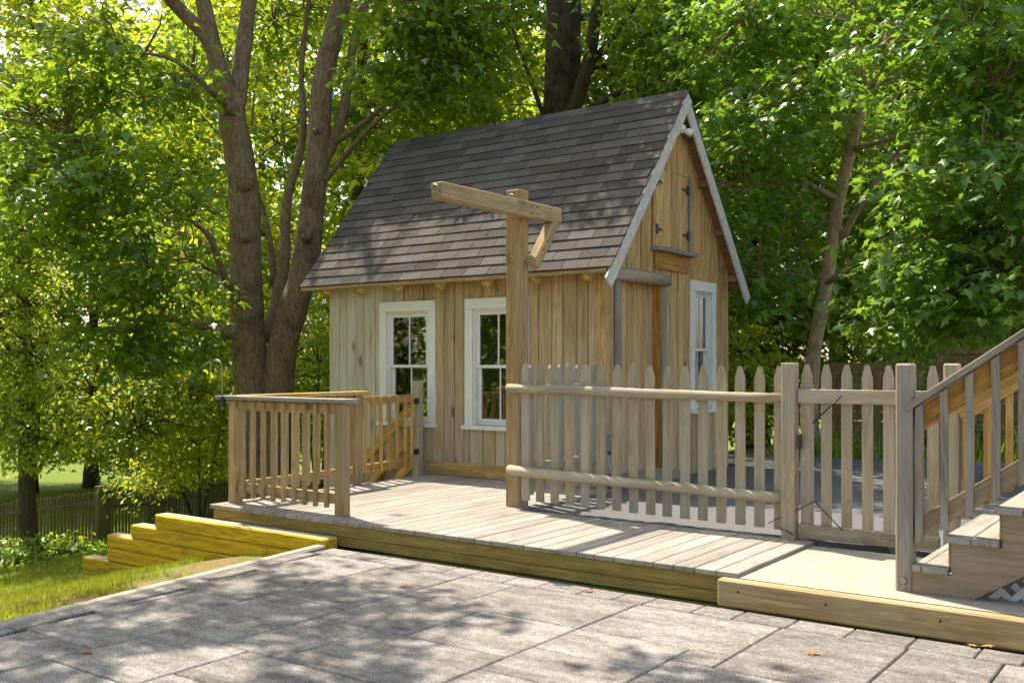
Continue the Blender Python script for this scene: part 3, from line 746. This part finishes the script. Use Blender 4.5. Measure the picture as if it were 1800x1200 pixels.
# ------------------------------------------------------------------ fences beyond
def slat_fence(label, x0, x1, y, zt, zb, posts):
    t = thing('slat_fence', ((x0 + x1) / 2, y, zb), label, 'fence', 'horizontal slat fences')
    z = zb + .05
    while z < zt - .15: box('slat', (x0, y - .012, z), (x1, y + .012, z + .128), M_SLAT, t); z += .14
    box('top_rail', (x0 - .02, y - .03, zt - .12), (x1, y + .012, zt), M_SLAT, t)
    for q in posts: box('post', (q - .05, y - .06, zb - .2), (q + .05, y - .013, zt - .121), M_SLAT, t)
slat_fence('brown horizontal slat fence panel behind the driveway plants', -4.95, -3.62, 15.0, 1.22, -.1, (-4.9, -4.25, -3.68))
slat_fence('taller brown horizontal slat fence panel further right behind the stairs', -3.55, 1.5, 15.5, 1.47, -.1, (-3.5, -2.7, -1.8, -.9, 0, 1))
def yard_fence(label, p0, p1, n, h, sl):
    p0, p1 = Vector(p0), Vector(p1); t = thing('yard_fence', p0, label, 'fence', 'dark yard picket fences')
    a = math.atan2(p1.y - p0.y, p1.x - p0.x)
    mm = boxmesh(.042, .018, h, .003, M_DARKW[2])
    for i in range(n):
        c = p0.lerp(p1, i / (n - 1)); hh = random.uniform(-.02, .02)
        link(bpy.data.objects.new('picket', mm), Matrix.Translation(c + Vector((0, 0, h / 2 + .05 + hh))) @ Matrix.Rotation(a, 4, 'Z'), t)
    for z in (.25, h - .15): bar('rail', p0 + Vector((0, 0, z)) + Vector((math.sin(a), -math.cos(a), 0)) * -.03, p1 + Vector((0, 0, z)) + Vector((math.sin(a), -math.cos(a), 0)) * -.03, .035, .07, M_DARKW, t)
    for q in (p0, p1): box('post', (q.x - .07, q.y - .07, q.z - .3), (q.x + .07, q.y + .07, q.z + h + .15), M_DARKW, t)
def gpt(px, d, dz=0): p = at(px, 640, d); return Vector((p.x, p.y, terr(p.x, p.y) + dz))
yard_fence('dark picket fence running left from the post by the timber wall', gpt(176, 17.5), gpt(-160, 18.5), 58, 1.05, 0)
yard_fence('dark picket fence continuing behind the stepped timbers', gpt(186, 17.8), gpt(300, 20), 22, 1.0, 0)
yard_fence('far dark picket fence beyond the shrub left of the deck rail', gpt(262, 23.5), gpt(470, 25), 46, 1.1, 0)
# ------------------------------------------------------------------ foliage machinery
def shadow_xy(p, z=0):           # where the sun throws a point onto the level z
    k = (p[:, 2] - z) / SUNV.z
    return p[:, 0] - SUNV.x * k, p[:, 1] - SUNV.y * k
def vnoise(x, y, seed=0):
    def h(i, j): return np.modf(np.abs(np.sin(i * 127.1 + j * 311.7 + seed * 74.7) * 43758.5453))[0]
    i, j = np.floor(x), np.floor(y); u, v = x - i, y - j; u = u * u * (3 - 2 * u); v = v * v * (3 - 2 * v)
    return (h(i, j) * (1 - u) + h(i + 1, j) * u) * (1 - v) + (h(i, j + 1) * (1 - u) + h(i + 1, j + 1) * u) * v
def sun_patch_gaps(p):
    """openings cut to shape the sun patches below: True where a leaf stays"""
    x, y = shadow_xy(p, -.05)
    keep = np.ones(len(p), bool)  # leaves are dropped where their shadow would cover a wanted sun patch
    high = p[:, 2] > 2.2
    n = vnoise(x * 1.5 + 3, y * 1.5, 1) * .65 + vnoise(x * 3.6, y * 3.6, 2) * .35
    deckz = (x > -7.6) & (x < -.6) & (y > 5.1) & (y < 8.0)
    keep &= ~(high & deckz & (n < .80))
    pat = (x > -5.6) & (x < 3) & (y > 0) & (y <= 5.1)
    thr = .345 + .215 * np.clip((x + 4.5) / 3.5, -.3, 1) * np.clip((y - 2.6) / 2, 0, 1)
    keep &= ~(high & pat & (n < thr))
    gr = (x <= -5.3) & (x > -9.5) & (y > 2) & (y < 5.6)
    keep &= ~(high & gr & (n < .6))
    # the sunny patch low on the front roof slope
    k = 2.75; x2, y2 = shadow_xy(p, k)
    rp = (x2 > -8.5) & (x2 < -6.1) & (y2 > 7.9) & (y2 < 8.75)
    n2 = vnoise(x2 * 1.7, y2 * 2.5, 4)
    keep &= ~((p[:, 2] > 4.2) & rp & (n2 < .72))
    return keep
T5 = []                                           # five-lobed maple leaf outline (unit length), stem at origin
for a, r in ((-150, .28), (-118, .52), (-92, .30), (-62, .80), (-40, .40), (-22, .62), (0, 1.0), (22, .62), (40, .40), (62, .80), (92, .30), (118, .52), (150, .28)):
    T5.append((.30 + r * .72 * math.cos(R(a)), r * .72 * math.sin(R(a)), 0))
def leaf_template(kind):
    if kind == 'maple':
        v = [(.30, 0, .05)] + [(x, y, -.10 * abs(y) - .10 * max(0, x - .4)) for x, y, _ in T5]
        f = [(0, i, i + 1) for i in range(1, 13)]
    elif kind == 'simple':                         # pointed three-lobed leaf
        v = [(.3, 0, .04), (0, 0, 0), (.22, -.48, -.08), (.42, -.2, 0), (1, 0, -.12), (.42, .2, 0), (.22, .48, -.08)]
        f = [(0, i, i + 1) for i in range(1, 6)] + [(0, 6, 1)]
    elif kind == 'oval':
        v = [(0, 0, 0), (.45, -.24, .05), (1, 0, -.08), (.45, .24, .05)]; f = [(0, 1, 2), (0, 2, 3)]
    return np.array(v, float), np.array(f, int)
def leaves_mesh(name, pos, yaw, pitch, roll, size, kind, mat):
    tv, tf = leaf_template(kind); n = len(pos); k = len(tv)
    cy, sy, cp, sp, cr, sr_ = np.cos(yaw), np.sin(yaw), np.cos(pitch), np.sin(pitch), np.cos(roll), np.sin(roll)
    ex = np.stack([cy * cp, sy * cp, -sp], 1)
    e0 = np.stack([-sy, cy, np.zeros(n)], 1); ez0 = np.cross(ex, e0)
    ey = e0 * cr[:, None] + ez0 * sr_[:, None]; ez = np.cross(ex, ey)
    V = pos[:, None, :] + size[:, None, None] * (tv[None, :, 0:1] * ex[:, None, :] + tv[None, :, 1:2] * ey[:, None, :] + tv[None, :, 2:3] * ez[:, None, :])
    F = (tf[None] + (np.arange(n) * k)[:, None, None]).reshape(-1, 3)
    m = bpy.data.meshes.new(name); m.vertices.add(n * k); m.vertices.foreach_set('co', V.reshape(-1).astype(np.float32))
    m.loops.add(len(F) * 3); m.loops.foreach_set('vertex_index', F.reshape(-1).astype(np.int32))
    m.polygons.add(len(F)); m.polygons.foreach_set('loop_start', (np.arange(len(F)) * 3).astype(np.int32))
    m.polygons.foreach_set('loop_total', np.full(len(F), 3, np.int32)); m.update(calc_edges=True); m.materials.append(mat)
    return m
def sprays(blobs, sr_, nl, flat=.16):
    """leaf positions in flattened layered sprays inside ellipsoid blobs"""
    C = []
    for (c, rad, ns) in blobs:
        d = rng.normal(size=(ns, 3)); d /= np.linalg.norm(d, axis=1)[:, None]
        r = rng.random(ns) ** (1 / 2.4)
        C.append(np.array(c) + d * r[:, None] * np.array(rad))
    C = np.concatenate(C); ns = len(C)
    rr = sr_ * rng.uniform(.6, 1.35, ns)
    ci = np.repeat(np.arange(ns), nl); n = len(ci)
    th = rng.random(n) * 2 * np.pi; rho = np.sqrt(rng.random(n)) * rr[ci]
    tilt = rng.normal(0, .22, (ns, 2))
    dx, dy = rho * np.cos(th), rho * np.sin(th)
    dz = rng.normal(0, 1, n) * flat * rr[ci] + dx * tilt[ci, 0] + dy * tilt[ci, 1] - .35 * rho ** 2 / rr[ci]
    P = C[ci] + np.stack([dx, dy, dz], 1)
    yaw = th + rng.normal(0, .7, n); pitch = rng.normal(.5, .38, n); roll = rng.normal(0, .45, n)
    return C, P, yaw, pitch, roll
def tree(name, label, base, limbs, blobs, kind, lsize, nl, sr_, lmat, bark, group=None, gaps=True, twig=1., autol=True, cat='tree', low=None):
    base = Vector(base); t = thing(name, base, label, cat, group)
    mb = MB(); sk = []
    for (pts, r0, r1) in limbs:
        s = spline(pts, 5); n = len(s)
        rad = [r0 + (r1 - r0) * (i / (n - 1)) ** .85 for i in range(n)]
        if (Vector(pts[0]) - base).length < .6: rad[0] *= 1.45; rad[1] *= 1.15
        mb.tube(s, rad, 12 if r0 > .1 else 7, True, .07)
        sk += [(p, rad[i]) for i, p in enumerate(s)]
    if autol:
        for (c, rad_, ns) in blobs:
            c = Vector(c); q = min(sk, key=lambda a: (a[0] - c).length + max(0, a[0].z - c.z) * 2)
            mid = q[0].lerp(c, .5) + Vector((random.uniform(-.3, .3), random.uniform(-.3, .3), .12 * (c - q[0]).length))
            s = spline([q[0], mid, c], 5); r0 = min(q[1] * .6, .075)
            mb.tube(s, [max(.012, r0 * (1 - .75 * i / (len(s) - 1))) for i in range(len(s))], 6, True, .05)
            sk += [(p, .02) for p in s[2:]]
    C, P, yaw, pitch, roll = sprays(blobs, sr_, nl)
    keep = sun_patch_gaps(P) if gaps else np.ones(len(P), bool)
    if low is not None: keep &= P[:, 2] > low
    skp = np.array([tuple(a[0]) for a in sk]); kept = np.bincount(np.repeat(np.arange(len(C)), nl)[keep], minlength=len(C))
    for i in range(len(C)):
        if kept[i] < nl * .3 or random.random() > twig: continue
        dd = np.linalg.norm(skp - C[i], axis=1) + np.maximum(0, skp[:, 2] - C[i, 2]) * 1.0
        j = int(np.argmin(dd)); a, c = Vector(skp[j]), Vector(C[i])
        if (a - c).length < .12: continue
        mid = a.lerp(c, .55) + Vector((random.uniform(-.1, .1), random.uniform(-.1, .1), .1 * (c - a).length))
        mb.tube([a, mid, c], [.016, .011, .005], 4, False)
    mb.build('trunk', bark, t, True, base)
    n = int(keep.sum()); o = np.array(tuple(base))
    m = leaves_mesh('crown', P[keep] - o, yaw[keep], pitch[keep], roll[keep], lsize * rng.uniform(.65, 1.2, n), kind, lmat)
    cr_ = link(bpy.data.objects.new('crown', m), Matrix.Translation(base), t); cr_['kind'] = 'stuff'
    return t
def B(px, py, d, rx, rz, ns, ry=None):
    return (tuple(at(px, py, d)), (rx, ry or rx, rz), ns)
A = at
# 1 big twin-stemmed maple behind the shed's left end
b1 = gpt(462, 14.5)
limbs = [
 ([b1, A(440, 640, 14.5), A(432, 480, 14.4), A(428, 330, 14.4), A(405, 190, 14.3)], .27, .20),
 ([A(405, 190, 14.3), A(372, 80, 14.1), A(300, 0, 13.8), A(200, -120, 13.4)], .13, .07),
 ([A(398, 170, 14.3), A(365, 40, 14.4), A(345, -80, 14.6), A(330, -300, 15)], .14, .08),
 ([A(412, 200, 14.3), A(425, 110, 14.5), A(440, -40, 14.8), A(450, -300, 15)], .15, .08),
 ([b1 + Vector((.1, .1, 0)), A(492, 640, 14.5), A(535, 470, 14.7), A(556, 300, 14.8), A(570, 130, 14.9), A(610, -30, 15), A(650, -250, 15)], .25, .12),
 ([A(556, 310, 14.8), A(600, 210, 14.9), A(625, 60, 15.1), A(680, -100, 15)], .10, .05),
 ([A(470, 600, 14.7), A(498, 470, 15), A(505, 350, 15.2), A(532, 240, 15.3), A(530, 120, 15.6), A(545, -20, 15.8)], .11, .03),
 ([A(482, 500, 15), A(470, 400, 15.2), A(440, 300, 15.6)], .06, .03),
 ([A(425, 540, 14.3), A(395, 490, 14), A(370, 420, 13.6), A(340, 390, 13.3)], .07, .03),
 ([A(428, 330, 14.25), A(437, 322, 14.05)], .10, .075), ([A(440, 420, 14.3), A(424, 415, 14.02)], .10, .06), ([A(408, 195, 14.2), A(396, 186, 13.98)], .12, .07), ([A(540, 420, 14.6), A(541, 414, 14.35)], .10, .065), ([A(562, 235, 14.75), A(552, 230, 14.6)], .07, .045),
 ([A(575, 260, 14.9), A(660, 200, 14.4), A(760, 110, 13.8)], .055, .025),
 ([A(560, 330, 14.8), A(650, 225, 14.2), A(720, 170, 13.7)], .05, .02)]
blobs = [B(215, 90, 12.8, 1.15, .8, 40), B(170, 330, 12.6, 1.3, .8, 54), B(265, 470, 12.8, 1.0, .6, 36), B(240, 580, 13, .9, .45, 26), B(330, 600, 15.4, .7, .4, 14),
 B(60, 200, 13.4, 1.4, .9, 40), B(30, 420, 13.8, 1.1, .8, 30), B(740, 110, 13.2, 1.1, .65, 42), B(800, 30, 13, .85, .5, 28), B(720, 0, 13.2, .9, .6, 24), B(480, 40, 16.8, 1.6, .9, 40), B(330, 160, 16.6, 1.5, 1, 40), B(330, 380, 16.8, 1.3, 1, 34),
 B(660, 220, 16, .7, .4, 16), B(500, 260, 17.4, 1.2, .8, 24), B(480, 480, 17.4, 1.0, .9, 16), B(640, -230, 14, 2.2, 1, 50), B(200, -200, 13.5, 2.2, 1, 50), B(420, -400, 15, 3, 1.4, 70), B(750, -250, 14.5, 2.2, 1, 50),
 ((-10.6, 10.2, 8.2), (2.0, 1.5, .8), 60), ((-8.4, 10.2, 8.0), (1.7, 1.5, .7), 56), ((-9.6, 11.6, 8.4), (2, 1.2, .7), 40), ((-12, 11.5, 9), (2.2, 2, .9), 46)]
tree('maple_tree', 'large twin-trunked maple behind the left end of the shed', b1, limbs, blobs, 'simple', .15, 34, .52, L_MAPLE, M_BARK)
# 2 maple behind the shed roof
b2 = gpt(975, 18)
limbs = [([b2, A(975, 300, 18), A(980, 150, 18), A(985, -150, 18)], .32, .22), ([A(1003, 330, 18.2), A(1005, 130, 18.2), A(1012, -120, 18.3)], .2, .13),
 ([A(985, 240, 17.9), A(1030, 130, 17.7), A(1050, 0, 17.5), A(1060, -150, 17.5)], .15, .08), ([A(1040, 110, 17.7), A(1090, 50, 17.3), A(1135, -20, 17)], .07, .04), ([A(965, 230, 18), A(925, 120, 17.6), A(890, 20, 17.2)], .05, .025)]
blobs = [B(810, 120, 17, 1.1, .7, 26), B(1190, 60, 16.5, 1.2, .8, 42), B(1180, 165, 16.2, 1.0, .5, 30), B(1120, 60, 20, 1.4, .9, 34), B(1000, -20, 21, 1.6, .8, 30), B(880, 30, 20, 1.5, .9, 40), B(1080, 130, 19.5, 1.2, .8, 24), B(1000, -250, 17.5, 3, 1.2, 70), ((-6.6, 10.6, 7.6), (1.4, 1.2, .6), 36), B(1200, 0, 17, 1.5, .9, 44), B(780, 160, 19, 1.1, .8, 26)]
tree('maple_tree', 'dark-barked maple rising behind the middle of the shed roof', b2, limbs, blobs, 'simple', .16, 32, .52, L_MAPLE, M_BARKD)
# 3 young maple on the right, leaves reaching toward the stairs
b3 = gpt(1425, 14.2); b3.z = -.1
limbs = [([b3, A(1428, 640, 14.2), A(1452, 500, 14), A(1475, 350, 13.8), A(1503, 230, 13.5), A(1528, 150, 13.3), A(1560, 70, 13.1), A(1600, -20, 13), A(1640, -160, 13)], .115, .045),
 ([A(1527, 152, 13.3), A(1508, 100, 13.3), A(1500, 40, 13.2)], .05, .03), ([A(1530, 152, 13.3), A(1600, 125, 12.6), A(1680, 95, 11.8)], .045, .02),
 ([A(1505, 262, 13.5), A(1560, 245, 12.9), A(1625, 230, 12.2)], .045, .02), ([A(1478, 420, 13.9), A(1520, 350, 13.4), A(1590, 250, 12.7)], .06, .025), ([A(1540, 90, 13.2), A(1660, 20, 11.5), A(1750, 150, 10)], .05, .02),
 ([A(1450, 500, 14), A(1560, 420, 12.4), A(1680, 380, 10.6)], .045, .02)]
blobs = [B(1700, 90, 10.2, 1.1, .6, 46), B(1660, 10, 11.5, 1.0, .6, 34), B(1730, 300, 9.8, 1.0, .65, 54), B(1660, 420, 10.2, .9, .5, 40), B(1770, 480, 9.6, .7, .45, 30), B(1610, 490, 11.4, .7, .45, 28), B(1680, 545, 10.6, .75, .28, 20), B(1560, 400, 15.5, 1.1, .7, 26),
 B(1350, 180, 13.2, 1.0, .8, 36), B(1310, 330, 13.6, .8, .8, 28), B(1330, 490, 13.8, .7, .55, 22), B(1400, 40, 14.6, 1.2, .8, 36), B(1560, 200, 15.6, 1.3, .9, 34), B(1640, 330, 15, 1.3, .9, 34), B(1800, 200, 10.5, 1, .8, 40), B(1550, -170, 12, 2.4, .8, 50), B(1770, -80, 10.5, 1.4, .7, 34), B(1310, 40, 14, 1.2, .9, 34), B(1440, 250, 15.5, 1, .9, 24), B(1400, 420, 15.6, .9, .8, 20)]
tree('young_maple', 'young maple with slender pale trunk and broad leaves right of the shed', b3, limbs, blobs, 'maple', .165, 26, .46, L_NEAR, M_BARKL, gaps=True)
# 4 fine-leaved small tree on the left lawn
b4 = gpt(52, 15.7)
limbs = [([b4, A(48, 880, 15.7), A(45, 760, 15.7), A(42, 560, 15.6), A(28, 400, 15.5), A(10, 200, 15.4)], .16, .06), ([A(50, 800, 15.7), A(58, 600, 15.9), A(52, 450, 16), A(60, 300, 16)], .08, .04), ([A(46, 780, 15.7), A(20, 640, 15.4), A(-20, 500, 15)], .05, .02), ([A(50, 850, 15.7), A(120, 760, 15), A(200, 740, 14.6)], .045, .02)]
blobs = [B(70, 640, 15, 1.0, .8, 36), B(160, 690, 14.6, 1.1, .5, 40), B(60, 770, 15, .9, .4, 28), B(240, 750, 14.6, .8, .3, 20), B(-20, 600, 15, 1.2, 1, 40), B(330, 700, 15.2, .8, .5, 30), B(20, 480, 15.6, 1.1, .8, 40)]
tree('fine_leaved_tree', 'small-leaved dark-trunked tree on the lawn at the far left', b4, limbs, blobs, 'oval', .10, 52, .42, L_FINE, M_BARKD)
# 5 tree over the patio, outside the picture, whose leaves dapple the paving
b5 = Vector((-10.2, .6, terr(-10.2, .6)))
limbs = [([b5, b5 + Vector((.2, .2, 3)), b5 + Vector((.6, .6, 6)), b5 + Vector((1.2, 1, 9))], .3, .1), ([b5 + Vector((.4, .4, 5)), Vector((-8, 2.5, 6.3)), Vector((-6, 3.6, 6.9))], .12, .05), ([b5 + Vector((.5, .5, 5.6)), Vector((-7.5, .8, 7)), Vector((-5, 1, 7.6))], .12, .05)]
blobs = [((-6.8, 4.3, 7.2), (1.8, 1.5, .7), 60), ((-5.0, 3.2, 7.6), (1.8, 1.8, .7), 60), ((-8.4, 3.0, 7.4), (1.8, 1.8, .8), 60), ((-6.5, 1.4, 7.8), (2, 1.6, .8), 56), ((-3.2, 4.2, 7.8), (1.5, 1.3, .6), 44), ((-9, 5.2, 7.6), (1.3, 1.2, .6), 30), ((-4, 1, 8), (2, 1.6, .8), 50)]
tree('maple_tree', 'tall maple left of the patio whose boughs shade the paving', b5, limbs, blobs, 'simple', .16, 30, .5, L_MAPLE, M_BARK)
# background trees: two prototypes, copied
def bg_proto(name, label, base, h, rad, lmat, seed, lsize, n_bl, group):
    r = random.Random(seed); base = Vector(base)
    limbs = [([base, base + Vector((.2, 0, h * .3)), base + Vector((-.1, .2, h * .6)), base + Vector((.2, 0, h * .92))], .24, .06)]
    blobs = []
    for i in range(n_bl):
        z = h * (.10 + .86 * (i + .5) / n_bl); w = rad * (1 - .55 * abs(z / h - .45) / .55); a = i * 2.4 + r.random()
        q = w * r.uniform(.35, .8)
        blobs.append((tuple(base + Vector((q * math.cos(a), q * math.sin(a), z))), (rad * .42, rad * .42, rad * .26), 24))
    return tree(name, label, base, limbs, blobs, 'simple', lsize, 26, .75, lmat, M_BARKD, group, gaps=False, twig=.35)
GB = 'background trees beyond the yard'
def copy_tree(o, loc, rz, s, label):
    c = o.copy(); COL.objects.link(c); c['label'] = label
    M = Matrix.Translation(loc) @ Matrix.Rotation(rz, 4, 'Z') @ Matrix.Scale(s, 4); c.matrix_basis = M; W[c.name] = M
    for ch in o.children:
        k = ch.copy(); COL.objects.link(k); k.parent = c; k.matrix_parent_inverse = Matrix(); k.matrix_basis = W[o.name].inverted() @ W[ch.name]
    return c
pa = bg_proto('background_tree', 'sunlit yellow-green tree at the upper left edge behind the lawn', gpt(50, 34), 19, 5.8, L_YEL, 1, .27, 34, GB)
pb = bg_proto('background_tree', 'bright green tree far behind the shed roof and big maple', gpt(760, 27), 13, 4.4, L_SHRUB, 2, .24, 30, GB)
spots = [(pb, 270, 33, 'green tree behind the twin-trunked maple left of its trunk'), (pa, 470, 31, 'yellow-green tree seen between the twin maple trunks'), (pa, 640, 24, 'sunny tree just left of the shed roof edge'),
 (pb, 1010, 30, 'far tree behind the dark-barked maple trunk'), (pa, 1190, 27, 'yellow-green tree above the gable peak'), (pb, 1330, 22, 'green tree right of the gable behind the young maple'), (pa, 1480, 25, 'sunny tree behind the young maple trunk'),
 (pb, 1640, 21, 'green tree above the low slat fence panel'), (pb, 1800, 24, 'green tree behind the taller slat fence at the right edge'), (pa, 1950, 27, 'tree beyond the right edge of the slat fence'), (pb, -130, 36, 'green tree beyond the left edge of the lawn'), (pa, 160, 36, 'far sunlit tree over the lawn left of the small dark trunk'), (pb, 380, 38, 'far tree on the lawn behind the deck railing corner'), (pa, 870, 38, 'far sunny tree above the middle of the ridge')]
for i, (o, loc, lab) in enumerate([(pb, (-15, -5, -2.2), 'tree left of the patio behind the photographer'), (pa, (-21, -3, -2.9), 'sunny tree far left of the patio outside the picture'), (pb, (-11, -12, -1.3), 'green tree behind the photographer to the left'), (pb, (-19, -14, -2.8), 'far tree behind the photographer')]):
    copy_tree(o, Vector(loc), i * 2.1, .95, lab)
for i, (o, px, d, lab) in enumerate(spots): copy_tree(o, gpt(px, d, -.2), i * 1.7, random.Random(i).uniform(.85, 1.1), lab)
# shrubs
def shrub(label, base, blobs, lmat, lsize=.10, nl=40, sr_=.34, kind='oval'):
    base = Vector(base); c0 = Vector(blobs[0][0])
    limbs = [([base, base.lerp(Vector(b[0]), .5) + Vector((0, 0, .1)), Vector(b[0])], .03, .012) for b in blobs]
    tree('shrub', label, base, limbs, blobs, kind, lsize, nl, sr_, lmat, M_BARKD, 'shrubs', gaps=False, twig=.4, autol=False, cat='shrub')
shrub('bright yellow-green shrub left of the deck railing', gpt(350, 15.5), [B(350, 780, 15.4, .9, .6, 50), B(300, 820, 15.6, .7, .4, 30), B(390, 740, 15.6, .7, .5, 30)], L_YEL, .09)
shrub('sunny shrub behind the picket fence right of the shed', gpt(1340, 16.5, .2), [B(1340, 700, 16.5, .8, .8, 44), B(1300, 620, 17, .8, .6, 34)], L_YEL, .12, 30)
shrub('green shrub behind the gate in front of the slat fence', gpt(1530, 17.5, .2), [B(1530, 640, 17.4, 1.2, .8, 50), B(1460, 690, 17, .7, .5, 26), B(1600, 600, 17.6, 1, .5, 30)], L_SHRUB, .12, 30)
shrub('low leafy shrub by the foot of the left lawn tree', gpt(90, 15.2), [B(60, 965, 15.2, .7, .22, 24), B(130, 970, 15, .7, .22, 24), B(10, 960, 15.4, .6, .25, 18)], L_MAPLE, .10, 40, .3)
shrub('shrub between the maple base and the shed wall', gpt(560, 16), [B(560, 640, 16, .8, .8, 40), B(590, 560, 17, .7, .7, 30), B(540, 740, 15.5, .6, .5, 24)], L_SHRUB, .12, 30)
shrub('leafy sprig hanging beside the far stair newel', gpt(1625, 13.5, .2), [B(1628, 690, 13.5, .3, .45, 14), B(1735, 760, 13.4, .3, .4, 10)], L_NEAR, .14, 20, .3)
# grass: blades on the near bank and strap leaves beyond the driveway
def grass(name, label, P, hgt, wid, mat):
    n = len(P); yaw = rng.random(n) * 2 * np.pi
    h = hgt * rng.uniform(.5, 1.3, n); ln = rng.normal(0, .45, (n, 2)) * h[:, None]; dx, dy = np.cos(yaw) * wid, np.sin(yaw) * wid
    V = np.zeros((n, 3, 3)); V[:, 0] = P + np.stack([dx, dy, np.zeros(n)], 1); V[:, 1] = P - np.stack([dx, dy, np.zeros(n)], 1)
    V[:, 2] = P + np.stack([ln[:, 0], ln[:, 1], h], 1)
    m = bpy.data.meshes.new(name); m.vertices.add(n * 3); m.vertices.foreach_set('co', V.reshape(-1).astype(np.float32))
    m.loops.add(n * 3); m.loops.foreach_set('vertex_index', np.arange(n * 3, dtype=np.int32)); m.polygons.add(n)
    m.polygons.foreach_set('loop_start', (np.arange(n) * 3).astype(np.int32)); m.polygons.foreach_set('loop_total', np.full(n, 3, np.int32)); m.update(calc_edges=True); m.materials.append(mat)
    o = link(bpy.data.objects.new(name, m), Matrix()); tag(o, label, 'grass', kind='stuff')
def scatter(n, x0, x1, y0, y1, f=None):
    x = rng.uniform(x0, x1, n); y = rng.uniform(y0, y1, n)
    k = np.ones(n, bool) if f is None else f(x, y)
    x, y = x[k], y[k]; z = np.interp(x, TX, TZ) + np.where(x < -6, .05 * np.sin(x * 1.3 + y * .7) * np.sin(y * 1.1 - x * .4), 0) - .01
    return np.stack([x, y, z], 1)
bank = scatter(60000, -11.5, -5.3, 1.5, 5.24, lambda x, y: (x < -5.58 + (5.25 - y) * .128) & (x < -5.72 + (5.25 - y) * .128 - .38 * np.clip((4.9 - y) / 1.2, 0, 1) * vnoise(y * 2, y * 0, 6)) & (vnoise(x * 1.1, y * 1.1, 8) * .6 + vnoise(x * 4, y * 4, 9) * .4 > .36 - .5 * np.clip((-7.2 - x), 0, 1) + .14 * (x > -6.2)))
grass('grass', 'short sunlit grass on the bank left of the patio', bank, .055, .004, L_GRASS)
lawn = scatter(110000, -34, -9, 5.4, 24); grass('grass', 'mown lawn sloping away beyond the timber wall', lawn, .07, .012, L_GRASS)
far = np.stack([rng.uniform(-5.2, 1, 1500), rng.uniform(13.0, 14.6, 1500), np.full(1500, -.1)], 1); far[:, 1] += np.clip(far[:, 0] + 4, 0, 4) * .3
grass('grass', 'long strap-leaved grass clump at the far edge of the driveway', far, .42, .014, L_SHRUB)
# fallen leaves on the paving
dl = leaves_mesh('fallen_leaf', np.zeros((1, 3)), np.zeros(1), np.zeros(1), np.zeros(1), np.array([.075]), 'maple', L_DEAD)
spot_l = ['dry brown leaf on the paving at the lower left', 'dry leaf on the pavers in front of the deck middle', 'larger dry leaf by the timber edging at the right', 'dry leaf touching another near the right timber edging', 'dry leaf near the left patio corner by the wall', 'dry leaf on the pavers below the concrete pad', 'dry leaf close to the deck fascia on the border pavers']
for i, (px, py) in enumerate([(145, 1145), (700, 1032), (1722, 1140), (1748, 1137), (538, 1022), (1415, 1148), (1030, 1042)]):
    d = (CAMZ - PZ) * 1750 / (py - 640); p = at(px, py, d)
    o = bpy.data.objects.new('fallen_leaf', dl); link(o, Matrix.Translation((p.x, p.y, PZ + .012)) @ Matrix.Rotation(i * 1.3, 4, 'Z') @ Matrix.Rotation(.12, 4, 'X'))
    tag(o, spot_l[i], 'leaf', 'fallen leaves on the patio')
